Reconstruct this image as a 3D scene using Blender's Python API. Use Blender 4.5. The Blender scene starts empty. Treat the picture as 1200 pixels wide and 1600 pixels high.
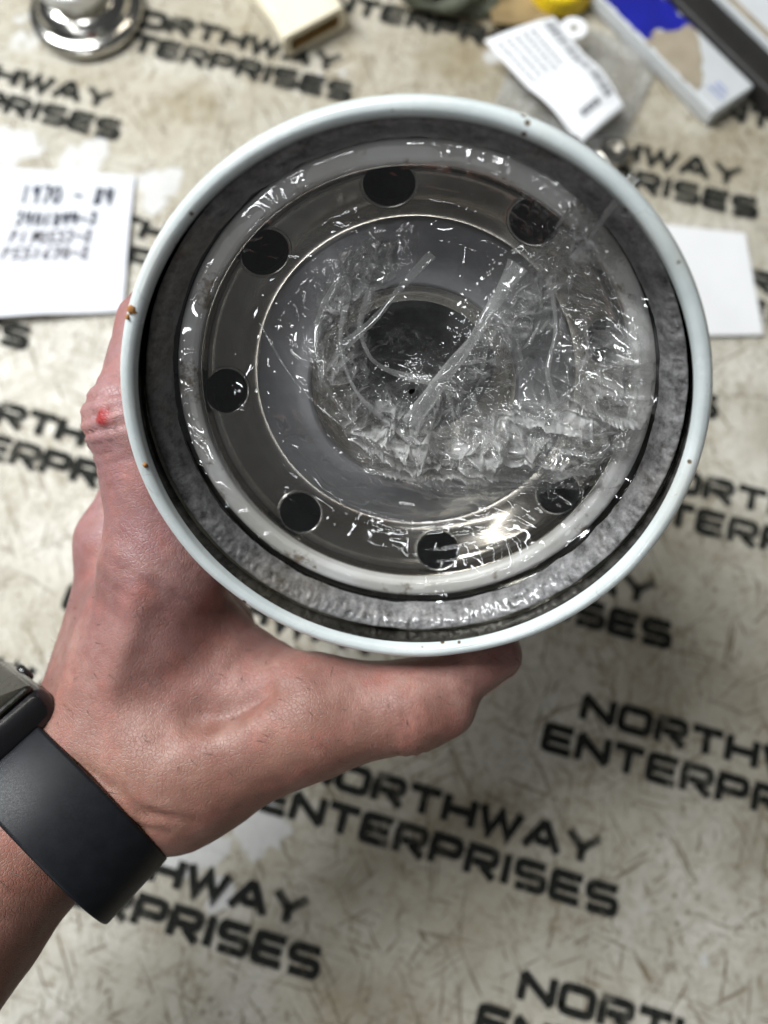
import bpy, math, random
import numpy as np
from mathutils import Vector, Matrix

S = 0.00107                      # one design millimetre in metres
rng = np.random.default_rng(7)
random.seed(7)
scene = bpy.context.scene
C = scene.collection

# ------------------------------------------------------------------ camera
cam_d = bpy.data.cameras.new("camera")
cam = bpy.data.objects.new("camera", cam_d)
C.objects.link(cam)
cam.location = (0, 0, 320 * S)
cam.rotation_euler = (math.radians(14), 0, 0)
cam_d.sensor_fit = 'VERTICAL'
cam_d.sensor_height = 36.0
cam_d.lens = 36.0 * 1208 / 1600
cam_d.clip_start = 0.005
cam_d.clip_end = 20
cam_d.dof.use_dof = True
cam_d.dof.focus_distance = 158 * S
cam_d.dof.aperture_fstop = cam_d.lens / 3.2
scene.camera = cam

# ------------------------------------------------------------------ light
world = bpy.data.worlds.new("World")
scene.world = world
world.use_nodes = True
bgn = world.node_tree.nodes["Background"]
bgn.inputs[0].default_value = (0.93, 0.96, 1.0, 1)
bgn.inputs[1].default_value = 0.06

def area_lamp(name, loc, target, sx, sy, power, color):
    d = bpy.data.lights.new(name, 'AREA')
    d.shape = 'RECTANGLE'
    d.size, d.size_y = sx, sy
    d.energy = power
    d.color = color
    o = bpy.data.objects.new(name, d)
    C.objects.link(o)
    o.location = loc
    o.rotation_euler = (Vector(target) - Vector(loc)).to_track_quat('-Z', 'Y').to_euler()
    return o

LAMPS = [((-0.50, 0.42, 0.90), 0.05, 0.8, 16, (0.95, 0.98, 1.0)),
         ((-0.20, 1.00, 1.50), 1.3, 0.05, 3.0, (1.0, 0.92, 0.78)),
         ((-0.62, -0.45, 1.35), 1.3, 0.04, 2.6, (0.96, 0.98, 1.0)),  # added front lamp, brightens the gasket and puts highlights on film facets
         ((-0.9, -2.3, 1.75), 1.3, 0.06, 6, (0.95, 0.97, 1.0))]  # added lamp behind the viewer, there to make glints in the film
for p_, sx_, sy_, pw_, cl_ in LAMPS:
    area_lamp("ceiling_or_added_lamp", p_, (0, 0.1, 0.1), sx_, sy_, pw_, cl_)

vs = scene.view_settings
vs.view_transform = 'Standard'
vs.look = 'None'
vs.exposure = 0.3
vs.gamma = 1.0
vs.use_curve_mapping = False
cy = scene.cycles
cy.max_bounces = 10
cy.transparent_max_bounces = 24
cy.glossy_bounces = 6
cy.transmission_bounces = 8
cy.sample_clamp_indirect = 4.0
cy.sample_clamp_direct = 40.0
cy.caustics_reflective = False
cy.caustics_refractive = False
cy.use_denoising = True
cy.use_adaptive_sampling = True
cy.adaptive_threshold = 0.03

# ------------------------------------------------------------------ noise helpers
def _hash(ix, iy, iz, seed):
    h = (ix.astype(np.int64) * 374761393 + iy.astype(np.int64) * 668265263 + iz.astype(np.int64) * 2147483647 + seed * 974711) & 0xFFFFFFFF
    h = ((h ^ (h >> 13)) * 1274126177) & 0xFFFFFFFF
    h = ((h ^ (h >> 16)) * 2246822519) & 0xFFFFFFFF
    return ((h ^ (h >> 15)) & 0xFFFFFF).astype(np.float64) / 0xFFFFFF

def vnoise(x, y, z=None, seed=0):
    x = np.asarray(x, float); y = np.asarray(y, float)
    ix, iy = np.floor(x).astype(np.int64), np.floor(y).astype(np.int64)
    fx, fy = x - ix, y - iy
    fx = fx * fx * fx * (fx * (fx * 6 - 15) + 10); fy = fy * fy * fy * (fy * (fy * 6 - 15) + 10)
    if z is None:
        iz = np.zeros(1, np.int64)
        h = lambda a, b: _hash(ix + a, iy + b, iz, seed)
        l0 = h(0, 0) * (1 - fx) + h(1, 0) * fx
        l1 = h(0, 1) * (1 - fx) + h(1, 1) * fx
        return (l0 * (1 - fy) + l1 * fy) * 2 - 1
    z = np.asarray(z, float)
    iz = np.floor(z).astype(np.int64); fz = z - iz; fz = fz * fz * (3 - 2 * fz)
    r = 0
    for a in (0, 1):
        for b in (0, 1):
            for c in (0, 1):
                w = (fx if a else 1 - fx) * (fy if b else 1 - fy) * (fz if c else 1 - fz)
                r = r + w * _hash(ix + a, iy + b, iz + c, seed)
    return r * 2 - 1

def fbm(x, y, z=None, seed=0, oct=4, gain=0.5):
    r, amp, f = 0, 1.0, 1.0
    for i in range(oct):
        r = r + amp * vnoise(x * f, y * f, None if z is None else z * f, seed + i * 17)
        amp *= gain; f *= 2.03
    return r

def sstep(a, b, x):
    t = np.clip((x - a) / (b - a), 0, 1)
    return t * t * (3 - 2 * t)

# ------------------------------------------------------------------ mesh helpers
def mesh(name, verts, faces, mat, parent=None, smooth=True, mm=True, attrs=None):
    me = bpy.data.meshes.new(name)
    v = np.asarray(verts, float)
    if mm:
        v = v * S
    me.from_pydata(v.tolist(), [], faces if isinstance(faces, list) else faces.tolist())
    me.update()
    if smooth:
        me.shade_smooth()
    if attrs:
        for k, a in attrs.items():
            at = me.attributes.new(k, 'FLOAT', 'POINT')
            at.data.foreach_set('value', np.asarray(a, np.float32))
    if mat is not None:
        me.materials.append(mat)
    o = bpy.data.objects.new(name, me)
    C.objects.link(o)
    if parent is not None:
        o.parent = parent
    return o

def empty(name, loc=(0, 0, 0), rot=None):
    o = bpy.data.objects.new(name, None)
    C.objects.link(o)
    o.empty_display_size = 0.02
    if rot is not None:
        o.matrix_world = Matrix.Translation(Vector(loc) * S) @ rot.to_4x4()
    else:
        o.location = Vector(loc) * S
    return o

def tag(o, label, cat=None, group=None, kind=None):
    if label: o["label"] = label
    if cat: o["category"] = cat
    if group: o["group"] = group
    if kind: o["kind"] = kind
    return o

def grid_faces(n, m, wrap_m=False):
    i, j = np.meshgrid(np.arange(n - 1), np.arange(m if wrap_m else m - 1), indexing='ij')
    j2 = (j + 1) % m
    return np.stack([i * m + j, (i + 1) * m + j, (i + 1) * m + j2, i * m + j2], -1).reshape(-1, 4)

def lathe(profile, n=160):
    """profile: list of (r, h) -> verts, faces around local z."""
    pr = np.asarray(profile, float)
    t = np.linspace(0, 2 * np.pi, n, endpoint=False)
    v = np.stack([pr[:, 0, None] * np.cos(t), pr[:, 0, None] * np.sin(t), np.repeat(pr[:, 1, None], n, 1)], -1).reshape(-1, 3)
    return v, grid_faces(len(pr), n, True)

def fillet(pts, r=0.8, k=4, closed=False):
    """round the corners of a 2D polyline"""
    pts = [np.asarray(p, float) for p in pts]
    out = []
    n = len(pts)
    for i, p in enumerate(pts):
        if not closed and i in (0, n - 1):
            out.append(p); continue
        a, b = pts[(i - 1) % n], pts[(i + 1) % n]
        la, lb = np.linalg.norm(a - p), np.linalg.norm(b - p)
        q = min(r, la * .45, lb * .45)
        p0, p1 = p + (a - p) / la * q, p + (b - p) / lb * q
        for s in np.linspace(0, 1, k + 1):
            out.append((1 - s) ** 2 * p0 + 2 * s * (1 - s) * p + s * s * p1)
    return out

def box_vf(x0, x1, y0, y1, z0, z1, b=0.0):
    """bevelled box as verts / faces (rounded vertical corners + top edge)"""
    if b <= 0:
        v = [(x, y, z) for z in (z0, z1) for y in (y0, y1) for x in (x0, x1)]
        return v, [(0, 2, 3, 1), (4, 5, 7, 6), (0, 1, 5, 4), (1, 3, 7, 5), (3, 2, 6, 7), (2, 0, 4, 6)]
    ring = []
    for cx, cy_, a0 in ((x1 - b, y1 - b, 0), (x0 + b, y1 - b, 90), (x0 + b, y0 + b, 180), (x1 - b, y0 + b, 270)):
        for k in range(6):
            a = math.radians(a0 + 18 * k)
            ring.append((cx, cy_, math.cos(a), math.sin(a)))
    layers = []
    for t in np.linspace(0, math.pi / 2, 5):
        layers.append((b * math.sin(t), z0 + b - b * math.cos(t)))
    layers += [(b * math.cos(t), z1 - b + b * math.sin(t)) for t in np.linspace(0, math.pi / 2, 5)]
    v, f = [], []
    n = len(ring)
    for rr, z in layers:
        v += [(cx + ca * rr, cy_ + sa * rr, z) for cx, cy_, ca, sa in ring]
    for i in range(len(layers) - 1):
        for j in range(n):
            f.append((i * n + j, i * n + (j + 1) % n, (i + 1) * n + (j + 1) % n, (i + 1) * n + j))
    f.append(tuple(range(n))[::-1])
    f.append(tuple(range((len(layers) - 1) * n, len(layers) * n)))
    return v, f

def ribbon(pts, w, z=0.0, taper=None):
    """flat ribbon with mitred joins in the xy plane -> verts, faces"""
    p = np.asarray(pts, float)
    n = len(p)
    v, f = [], []
    for i in range(n):
        d0 = p[i] - p[i - 1] if i else p[1] - p[0]
        d1 = p[i + 1] - p[i] if i < n - 1 else p[-1] - p[-2]
        d0 = d0 / (np.linalg.norm(d0) + 1e-9); d1 = d1 / (np.linalg.norm(d1) + 1e-9)
        n0 = np.array([-d0[1], d0[0]]); n1 = np.array([-d1[1], d1[0]])
        m = n0 + n1
        m = m / max(np.linalg.norm(m), 1e-6)
        k = min(1.0 / max(m @ n0, 0.35), 2.0) * w / 2 * (taper[i] if taper is not None else 1)
        v += [(*(p[i] + m * k), z), (*(p[i] - m * k), z)]
        if i:
            f.append((2 * i - 2, 2 * i - 1, 2 * i + 1, 2 * i))
    return v, f

class VF:
    def __init__(s): s.v, s.f = [], []
    def add(s, v, f):
        o = len(s.v)
        s.v += [tuple(q) for q in v]
        s.f += [tuple(int(i) + o for i in q) for q in f]
        return s

# ------------------------------------------------------------------ material helpers
class NT:
    def __init__(s, name):
        s.m = bpy.data.materials.new(name)
        s.m.use_nodes = True
        s.t = s.m.node_tree
        s.t.nodes.clear()
        s.out = s.n('ShaderNodeOutputMaterial')
    def n(s, t, **k):
        nd = s.t.nodes.new(t)
        for a, b in k.items():
            setattr(nd, a, b)
        return nd
    def l(s, a, b): s.t.links.new(a, b)
    def coord(s): return s.n('ShaderNodeTexCoord').outputs['Object']
    def noise(s, scale, detail=4, rough=0.55, dist=0.0, vec=None):
        nd = s.n('ShaderNodeTexNoise')
        nd.inputs['Scale'].default_value = scale / S / 1000
        nd.inputs['Detail'].default_value = detail
        nd.inputs['Roughness'].default_value = rough
        nd.inputs['Distortion'].default_value = dist
        s.l(vec if vec is not None else s.coord(), nd.inputs['Vector'])
        return nd.outputs['Fac']
    def voro(s, scale, feature='F1', vec=None, out='Distance'):
        nd = s.n('ShaderNodeTexVoronoi', feature=feature)
        nd.inputs['Scale'].default_value = scale / S / 1000
        s.l(vec if vec is not None else s.coord(), nd.inputs['Vector'])
        return nd.outputs[out]
    def ramp(s, fac, stops, interp='LINEAR'):
        nd = s.n('ShaderNodeValToRGB')
        cr = nd.color_ramp
        cr.interpolation = interp
        while len(cr.elements) < len(stops): cr.elements.new(0.5)
        for e, (p, c) in zip(cr.elements, stops):
            e.position = p
            e.color = (c, c, c, 1) if np.isscalar(c) else (*c[:3], 1)
        s.l(fac, nd.inputs[0])
        return nd.outputs[0]
    def mix(s, fac, a, b, mode='MIX'):
        nd = s.n('ShaderNodeMix', data_type='RGBA', blend_type=mode)
        for sock, val in ((nd.inputs[0], fac), (nd.inputs[6], a), (nd.inputs[7], b)):
            if isinstance(val, bpy.types.NodeSocket): s.l(val, sock)
            elif np.isscalar(val): sock.default_value = val
            else: sock.default_value = (*val[:3], 1)
        return nd.outputs[2]
    def math(s, op, a, b=None, clamp=False):
        nd = s.n('ShaderNodeMath', operation=op, use_clamp=clamp)
        for i, val in enumerate((a, b)):
            if val is None: continue
            if isinstance(val, bpy.types.NodeSocket): s.l(val, nd.inputs[i])
            else: nd.inputs[i].default_value = val
        return nd.outputs[0]
    def attr(s, name):
        return s.n('ShaderNodeAttribute', attribute_name=name).outputs['Fac']
    def bump(s, h, strength=0.3, dist=0.2):
        nd = s.n('ShaderNodeBump')
        nd.inputs['Strength'].default_value = strength
        nd.inputs['Distance'].default_value = dist * S
        s.l(h, nd.inputs['Height'])
        return nd.outputs[0]
    def bsdf(s, color, rough=0.5, metal=0.0, normal=None, **kw):
        nd = s.n('ShaderNodeBsdfPrincipled')
        for sock, val in ((nd.inputs['Base Color'], color), (nd.inputs['Roughness'], rough), (nd.inputs['Metallic'], metal)):
            if isinstance(val, bpy.types.NodeSocket): s.l(val, sock)
            elif np.isscalar(val): sock.default_value = val
            else: sock.default_value = (*val[:3], 1)
        if normal is not None: s.l(normal, nd.inputs['Normal'])
        for k, v in kw.items():
            nd.inputs[k.replace('_', ' ')].default_value = v
        return nd
    def done(s, sh):
        s.l(sh.outputs[0] if hasattr(sh, 'outputs') else sh, s.out.inputs[0])
        return s.m

def simple(name, col, rough=0.5, metal=0.0, var=0.12, scale=120, bump=0.15, bdist=0.1, **kw):
    t = NT(name)
    n = t.noise(scale, 5)
    n2 = t.noise(scale * 9, 3)
    c = t.mix(t.ramp(n, [(0.3, 0), (0.7, 1)]), tuple(x * (1 - var) for x in col), tuple(min(1, x * (1 + var)) for x in col))
    r = t.ramp(n2, [(0.3, max(0.02, rough * 0.85)), (0.7, min(1, rough * 1.15))])
    return t.done(t.bsdf(c, r, metal, t.bump(n2, bump, bdist), **kw))

# ---- materials
def m_mat():
    t = NT("mat_sheet")
    g = t.attr('grime'); p = t.attr('peel')
    n = t.noise(22, 7, 0.62); n2 = t.noise(140, 5, 0.6); n3 = t.noise(9, 5, 0.6, 0.6)
    base = t.mix(t.ramp(n, [(0.32, 0), (0.68, 1)]), (0.33, 0.305, 0.24), (0.58, 0.56, 0.495))
    base = t.mix(t.ramp(n3, [(0.45, 0), (0.75, 0.55)]), base, (0.36, 0.315, 0.215))
    base = t.mix(t.math('MULTIPLY', g, t.ramp(n2, [(0.25, 0.45), (0.7, 1.0)])), base, (0.24, 0.19, 0.105))
    line = None
    for ang_, sc_, th_ in ((0.35, 820, .67), (1.15, 640, .66), (2.3, 900, .68), (-0.45, 560, .69), (1.75, 740, .66)):
        m0 = t.n('ShaderNodeMapping'); m0.inputs['Rotation'].default_value = (0, 0, ang_)
        mp = t.n('ShaderNodeMapping'); mp.inputs['Scale'].default_value = (0.035, 1, 1); t.l(m0.outputs[0], mp.inputs[0])
        wv = t.n('ShaderNodeVectorMath', operation='MULTIPLY_ADD')
        nz = t.n('ShaderNodeTexNoise'); nz.inputs['Scale'].default_value = 12; t.l(t.coord(), nz.inputs['Vector'])
        t.l(nz.outputs['Color'], wv.inputs[0]); wv.inputs[1].default_value = (0.02,) * 3; t.l(t.coord(), wv.inputs[2])
        t.l(wv.outputs[0], m0.inputs[0])
        ln = t.ramp(t.noise(sc_, 2, 0.5, 0, mp.outputs[0]), [(th_ - .02, 0), (th_ + .03, 0.9)])
        line = ln if line is None else t.math('MAXIMUM', line, ln)
    base = t.mix(line, base, (0.13, 0.10, 0.055))
    dv = t.n('ShaderNodeVectorMath', operation='MULTIPLY_ADD')
    dn = t.n('ShaderNodeTexNoise'); dn.inputs['Scale'].default_value = 60; dn.inputs['Detail'].default_value = 4; t.l(t.coord(), dn.inputs['Vector'])
    t.l(dn.outputs['Color'], dv.inputs[0]); dv.inputs[1].default_value = (0.016,) * 3; t.l(t.coord(), dv.inputs[2])
    for vs_, wd_, ns_ in ((75, .018, 31), (160, .03, 48)):
        ck = t.math('MULTIPLY', t.ramp(t.voro(vs_, 'DISTANCE_TO_EDGE', dv.outputs[0]), [(0, 0.8), (wd_, 0)]), t.ramp(t.noise(ns_, 3), [(0.45, 0), (0.6, 1)]))
        base = t.mix(ck, base, (0.15, 0.12, 0.07))
    blot = t.ramp(t.noise(190, 6, .75), [(0.50, 0), (0.64, 0.75)])
    base = t.mix(t.math('MULTIPLY', blot, t.ramp(t.noise(17, 3), [(0.35, 0.1), (0.65, 1)])), base, (0.20, 0.155, 0.085))
    spk = t.math('MULTIPLY', t.ramp(t.voro(170), [(0.1, 1), (0.2, 0)]), t.ramp(t.noise(50, 2), [(0.52, 0), (0.6, 0.8)]))
    base = t.mix(spk, base, (0.09, 0.065, 0.04))
    pe = t.ramp(t.math('ADD', p, t.math('MULTIPLY', t.math('SUBTRACT', n2, 0.5), 0.5)), [(0.46, 0), (0.54, 1)])
    base = t.mix(t.math('MULTIPLY', pe, 0.75), base, (0.55, 0.555, 0.55))
    h = t.math('SUBTRACT', t.math('MULTIPLY', n2, 0.5), t.math('ADD', line, t.math('MULTIPLY', pe, 0.6)))
    return t.done(t.bsdf(base, t.ramp(n2, [(0.3, 0.38), (0.7, 0.6)]), 0, t.bump(h, 0.35, 0.3)))
M_MAT = m_mat()

def m_ink():
    t = NT("printing_ink")
    n = t.noise(110, 6, 0.7); n2 = t.noise(26, 4, 0.6)
    w = t.math('ADD', t.math('MULTIPLY', n, 0.6), t.math('MULTIPLY', n2, 0.5))
    b = t.bsdf(t.mix(n, (0.006, 0.007, 0.006), (0.025, 0.026, 0.022)), 0.8, Specular_IOR_Level=0.15)
    tr = t.n('ShaderNodeBsdfTransparent')
    mx = t.n('ShaderNodeMixShader')
    t.l(t.ramp(w, [(0.55, 0.0), (0.74, 0.85)]), mx.inputs[0])
    t.l(b.outputs[0], mx.inputs[1]); t.l(tr.outputs[0], mx.inputs[2])
    return t.done(mx)
M_INK = m_ink()

def m_enamel():
    t = NT("pale_blue_enamel")
    n = t.noise(60, 6); n2 = t.noise(420, 4)
    c = t.mix(t.ramp(n, [(0.35, 0), (0.7, 1)]), (0.50, 0.55, 0.545), (0.62, 0.665, 0.655))
    vd = t.voro(260)
    chip = t.math('MULTIPLY', t.ramp(t.math('ADD', vd, t.math('MULTIPLY', t.math('SUBTRACT', n2, .5), .25)), [(0.10, 1), (0.15, 0)]), t.ramp(t.noise(75, 2), [(0.44, 0), (0.5, 1)]))
    c = t.mix(chip, c, (0.10, 0.07, 0.04))
    scr = t.math('MULTIPLY', t.ramp(t.voro(120, 'DISTANCE_TO_EDGE'), [(0, 1), (0.02, 0)]), t.ramp(t.noise(90, 3), [(0.52, 0), (0.64, .3)]))
    c = t.mix(scr, c, (0.22, 0.2, 0.16))
    g = t.ramp(t.noise(24, 4), [(0.55, 0), (0.8, 0.5)])
    c = t.mix(g, c, (0.42, 0.38, 0.28))
    return t.done(t.bsdf(c, t.ramp(n, [(0.3, 0.16), (0.7, 0.34)]), 0, t.bump(t.math('SUBTRACT', n2, chip), 0.25, 0.12), Coat_Weight=0.5, Coat_Roughness=0.08))
M_ENAMEL = m_enamel()

def m_plate(name, lo, hi, rough, bump=0.12, metal=1.0):
    t = NT(name)
    n = t.noise(45, 6, 0.6, 0.4); n2 = t.noise(300, 5)
    c = t.mix(t.ramp(n, [(0.3, 0), (0.72, 1)]), lo, hi)
    r = t.ramp(n, [(0.25, rough * 0.7), (0.75, rough * 1.35)])
    return t.done(t.bsdf(c, r, metal, t.bump(n2, bump, 0.12)))
M_PLATE = m_plate("zinc_plate", (0.35, 0.312, 0.25), (0.66, 0.64, 0.60), 0.17, metal=0.98)  # tan base tint stands in for warm reflections of the mat
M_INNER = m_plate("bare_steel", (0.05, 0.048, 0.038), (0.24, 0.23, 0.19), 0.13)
M_DARK = simple("dark_filter_media", (0.02, 0.018, 0.016), 0.7, 0.0, 0.3, 80)

def m_gasket():
    t = NT("pale_gasket")
    n = t.noise(50, 6); n2 = t.noise(260, 4)
    c = t.mix(t.ramp(n, [(0.35, 0), (0.7, 1)]), (0.58, 0.565, 0.52), (0.82, 0.82, 0.81))
    c = t.mix(t.ramp(t.noise(120, 5, .7), [(0.58, 0), (0.66, 0.8)]), c, (0.16, 0.11, 0.055))
    return t.done(t.bsdf(c, 0.42, 0.0, t.bump(n2, 0.2, 0.12)))
M_GASKET = m_gasket()

M_SEAL = simple('grey_seal', (0.27, 0.27, 0.28), 0.40, 0.5, 0.3, 40, 0.3, 0.2)
def m_glue():
    t = NT("fused_film_ring")
    n = t.noise(380, 6, 0.72); n2 = t.noise(900, 4, 0.7); n3 = t.noise(20, 4)
    c = t.mix(t.ramp(n, [(0.3, 0), (0.7, 1)]), (0.025, 0.024, 0.023), (0.27, 0.265, 0.265))
    c = t.mix(t.ramp(n3, [(0.5, 0), (0.75, 0.6)]), c, (0.20, 0.155, 0.085))
    return t.done(t.bsdf(c, t.ramp(n, [(0.3, 0.35), (0.7, 0.7)]), 0.15, t.bump(t.math('ADD', n, n2), 0.5, 0.3), Coat_Weight=0.7, Coat_Roughness=0.18))
M_GLUE = m_glue()

def m_film(name, haze_gain=1.0, rough=0.045, tint=(0.97, 0.97, 0.965)):
    t = NT(name)
    tr = t.n('ShaderNodeBsdfTransparent'); tr.inputs[0].default_value = (*tint, 1)
    gl = t.n('ShaderNodeBsdfGlossy'); gl.inputs['Roughness'].default_value = rough
    gl.inputs['Color'].default_value = (1, 1, 1, 1)
    df = t.n('ShaderNodeBsdfDiffuse'); df.inputs[0].default_value = (0.86, 0.86, 0.84, 1)
    tl = t.n('ShaderNodeBsdfTranslucent'); tl.inputs[0].default_value = (0.86, 0.86, 0.84, 1)
    m0 = t.n('ShaderNodeMixShader'); m0.inputs[0].default_value = 0.5
    t.l(df.outputs[0], m0.inputs[1]); t.l(tl.outputs[0], m0.inputs[2])
    ge = t.n('ShaderNodeNewGeometry'); dt = t.n('ShaderNodeVectorMath', operation='DOT_PRODUCT')
    t.l(ge.outputs['Incoming'], dt.inputs[0]); t.l(ge.outputs['Normal'], dt.inputs[1])
    cs = t.math('SUBTRACT', 1.0, t.math('ABSOLUTE', dt.outputs['Value']), clamp=True)
    frs = t.math('ADD', 0.11, t.math('MULTIPLY', t.math('POWER', cs, 4.0), 0.85))
    hz = t.math('MULTIPLY', t.attr('haze'), haze_gain)
    hz = t.math('MULTIPLY', hz, t.ramp(t.noise(160, 5, 0.65), [(0.3, 0.35), (0.7, 1.3)]), clamp=True)
    m1 = t.n('ShaderNodeMixShader')
    t.l(hz, m1.inputs[0]); t.l(tr.outputs[0], m1.inputs[1]); t.l(m0.outputs[0], m1.inputs[2])
    m2 = t.n('ShaderNodeMixShader')
    t.l(frs, m2.inputs[0]); t.l(m1.outputs[0], m2.inputs[1]); t.l(gl.outputs[0], m2.inputs[2])
    return t.done(m2)
M_FILM = m_film("clear_film")
M_BAG = m_film("clear_bag_film", 1.0, 0.08)

def m_skin():
    t = NT("skin")
    n = t.noise(26, 5, 0.6); n2 = t.noise(120, 5, 0.6); n3 = t.noise(10, 3)
    pink = t.attr('pink')
    c = t.mix(t.ramp(n, [(0.3, 0), (0.72, 1)]), (0.165, 0.078, 0.054), (0.27, 0.138, 0.100))
    c2 = t.mix(t.ramp(n, [(0.3, 0), (0.72, 1)]), (0.205, 0.098, 0.096), (0.325, 0.182, 0.180))
    c = t.mix(pink, c, c2)
    c = t.mix(t.ramp(n2, [(0.5, 0), (0.72, 0.5)]), c, (0.36, 0.13, 0.105))
    c = t.mix(t.ramp(t.noise(75, 4, .65), [(0.5, 0), (0.75, 0.35)]), c, (0.50, 0.33, 0.27))
    c = t.mix(t.ramp(t.noise(330, 5, .7), [(0.42, 0), (0.7, 0.55)]), c, (0.20, 0.085, 0.065))
    c = t.mix(t.attr('scab'), c, (0.25, 0.012, 0.012))
    cells = t.voro(2400, 'F1'); pores = t.voro(1050, 'DISTANCE_TO_EDGE')
    h = t.math('ADD', t.math('MULTIPLY', cells, 0.5), t.math('ADD', t.math('MULTIPLY', t.ramp(pores, [(0, 0), (0.12, 1)]), 0.7), t.math('MULTIPLY', n2, 0.8)))
    return t.done(t.bsdf(c, t.ramp(n2, [(0.3, 0.40), (0.7, 0.56)]), 0, t.bump(h, 0.42, 0.17), Subsurface_Weight=0.18, Subsurface_Scale=0.004, Specular_IOR_Level=0.4))
M_SKIN = m_skin()
M_NAIL = simple("fingernail", (0.56, 0.36, 0.30), 0.3, 0, 0.06, 90, 0.05)
M_RUBBER = simple("black_rubber", (0.009, 0.010, 0.012), 0.40, 0, 0.2, 300, 0.10, 0.05, Specular_IOR_Level=0.16)
M_CASE = simple("polished_black_metal", (0.010, 0.010, 0.011), 0.2, 0.0, 0.2, 90, 0.03)
M_SCREEN = simple("watch_glass", (0.008, 0.008, 0.006), 0.25, 0, 0.3, 60, 0.04, Specular_IOR_Level=0.4)
M_PAPER = simple("white_paper", (0.60, 0.61, 0.64), 0.75, 0, 0.03, 60, 0.1, 0.1)
M_CARD = simple("white_card", (0.68, 0.68, 0.68), 0.65, 0, 0.02, 60, 0.06, 0.1)
M_PENCIL = simple("pen_strokes", (0.02, 0.025, 0.045), 0.7, 0, 0.5, 200, 0.05)
M_PENCIL2 = simple("faint_pen_strokes", (0.13, 0.12, 0.14), 0.7, 0, 0.35, 200, 0.05)
M_CHROME = simple("worn_chrome", (0.60, 0.585, 0.54), 0.16, 1.0, 0.12, 60, 0.05)
M_ZINCTOP = simple("satin_metal_cap", (0.72, 0.725, 0.715), 0.38, 0.55, 0.08, 80, 0.08)
M_CREAM = simple("cream_felt", (0.72, 0.655, 0.50), 0.85, 0, 0.08, 60, 0.4, 0.25)
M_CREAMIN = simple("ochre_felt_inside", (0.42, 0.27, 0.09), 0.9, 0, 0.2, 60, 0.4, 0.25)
M_GREEN = simple("grey_green_cloth", (0.115, 0.125, 0.09), 0.8, 0, 0.3, 60, 0.5, 0.4)
M_YELLOW = simple("yellow_plastic", (0.80, 0.56, 0.012), 0.35, 0, 0.1, 60, 0.08)
M_BROWN = simple("brown_card", (0.26, 0.185, 0.085), 0.85, 0, 0.3, 50, 0.3, 0.2)
M_LABEL = simple("label_paper", (0.80, 0.81, 0.82), 0.5, 0, 0.02, 60, 0.05)
M_GREYINK = simple("grey_label_print", (0.13, 0.135, 0.15), 0.6, 0, 0.2, 100, 0.03)
M_BLUE = simple("blue_print", (0.007, 0.011, 0.24), 0.4, 0, 0.2, 60, 0.05)
M_BOXGREY = simple("pale_grey_carton", (0.53, 0.55, 0.555), 0.55, 0, 0.06, 40, 0.08)
M_TAN = simple("torn_carton", (0.30, 0.255, 0.185), 0.85, 0, 0.15, 90, 0.3, 0.2)
M_BLACK = simple("black_strap", (0.012, 0.011, 0.010), 0.55, 0, 0.3, 60, 0.1)
M_PALEPRINT = simple("pale_blue_print", (0.30, 0.34, 0.52), 0.6, 0, 0.15, 80, 0.03)
M_BENCH = simple("bench_board", (0.22, 0.17, 0.11), 0.7, 0, 0.2, 12, 0.2, 0.5)

# ------------------------------------------------------------------ bench and printed sheet
v, f = box_vf(-420, 420, -260, 620, -40, -4)
tag(mesh("bench_top", v, f, M_BENCH, smooth=False), None, kind="structure")

nx, ny = 560, 520
gx, gy = np.meshgrid(np.linspace(-330, 330, nx), np.linspace(-200, 520, ny), indexing='ij')
zz = 0.5 * fbm(gx / 90, gy / 90, seed=3, oct=3) + 0.10 * fbm(gx / 14, gy / 14, seed=5, oct=3)
zz -= zz.max() - 0.0
grime = sstep(0.05, 0.75, fbm(gx / 75, gy / 75, seed=11, oct=5)) * 0.30
for bx, by, br, ba in ((-90, 300, 45, .8), (20, 318, 60, .75), (70, 345, 70, .8), (150, 330, 60, .7), (165, 262, 22, .9), (-5, -95, 45, .45), (40, -30, 60, .35), (100, 30, 60, .25), (110, 255, 35, .5), (10, -55, 25, .5)):
    grime = np.maximum(grime, 1.15 * ba * np.exp(-((gx - bx) ** 2 + (gy - by) ** 2) / br ** 2) * (0.75 + 0.6 * fbm(gx / 22, gy / 22, seed=21, oct=4)))
peel = 0.42 * sstep(0.35, 1.0, fbm(gx / 26, gy / 26, seed=31, oct=4)) + 0.0
for bx, by, sx, sy, ba in ((-77, -52, 16, 15, .95), (-48, -48, 10, 13, .9), (-62, -70, 9, 10, .6), (-195, 262, 26, 12, .9), (-152, 252, 6, 15, .72), (-140, 256, 8, 16, .85), (-108, 243, 12, 9, .85), (-110, 232, 8, 7, .7), (-178, 335, 20, 22, .55), (-28, 300, 14, 14, .5), (55, 318, 20, 16, .5), (120, -95, 3, 9, .62), (-195, 130, 30, 50, .45)):
    peel = np.maximum(peel, ba * np.exp(-(((gx - bx) / sx) ** 2 + ((gy - by) / sy) ** 2) * 0.7) + 0.16 * fbm(gx / 9, gy / 9, seed=41, oct=3) * (np.hypot((gx - bx) / sx, (gy - by) / sy) < 1.6))
v = np.stack([gx, gy, zz], -1).reshape(-1, 3)
mat_o = mesh("printed_mat", v, grid_faces(nx, ny)[:, ::-1], M_MAT, attrs=dict(grime=np.clip(grime, 0, 1).ravel(), peel=np.clip(peel, 0, 1).ravel()))
tag(mat_o, "grimy off-white sheet printed all over with black company lettering, covering the bench", "mat")

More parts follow.
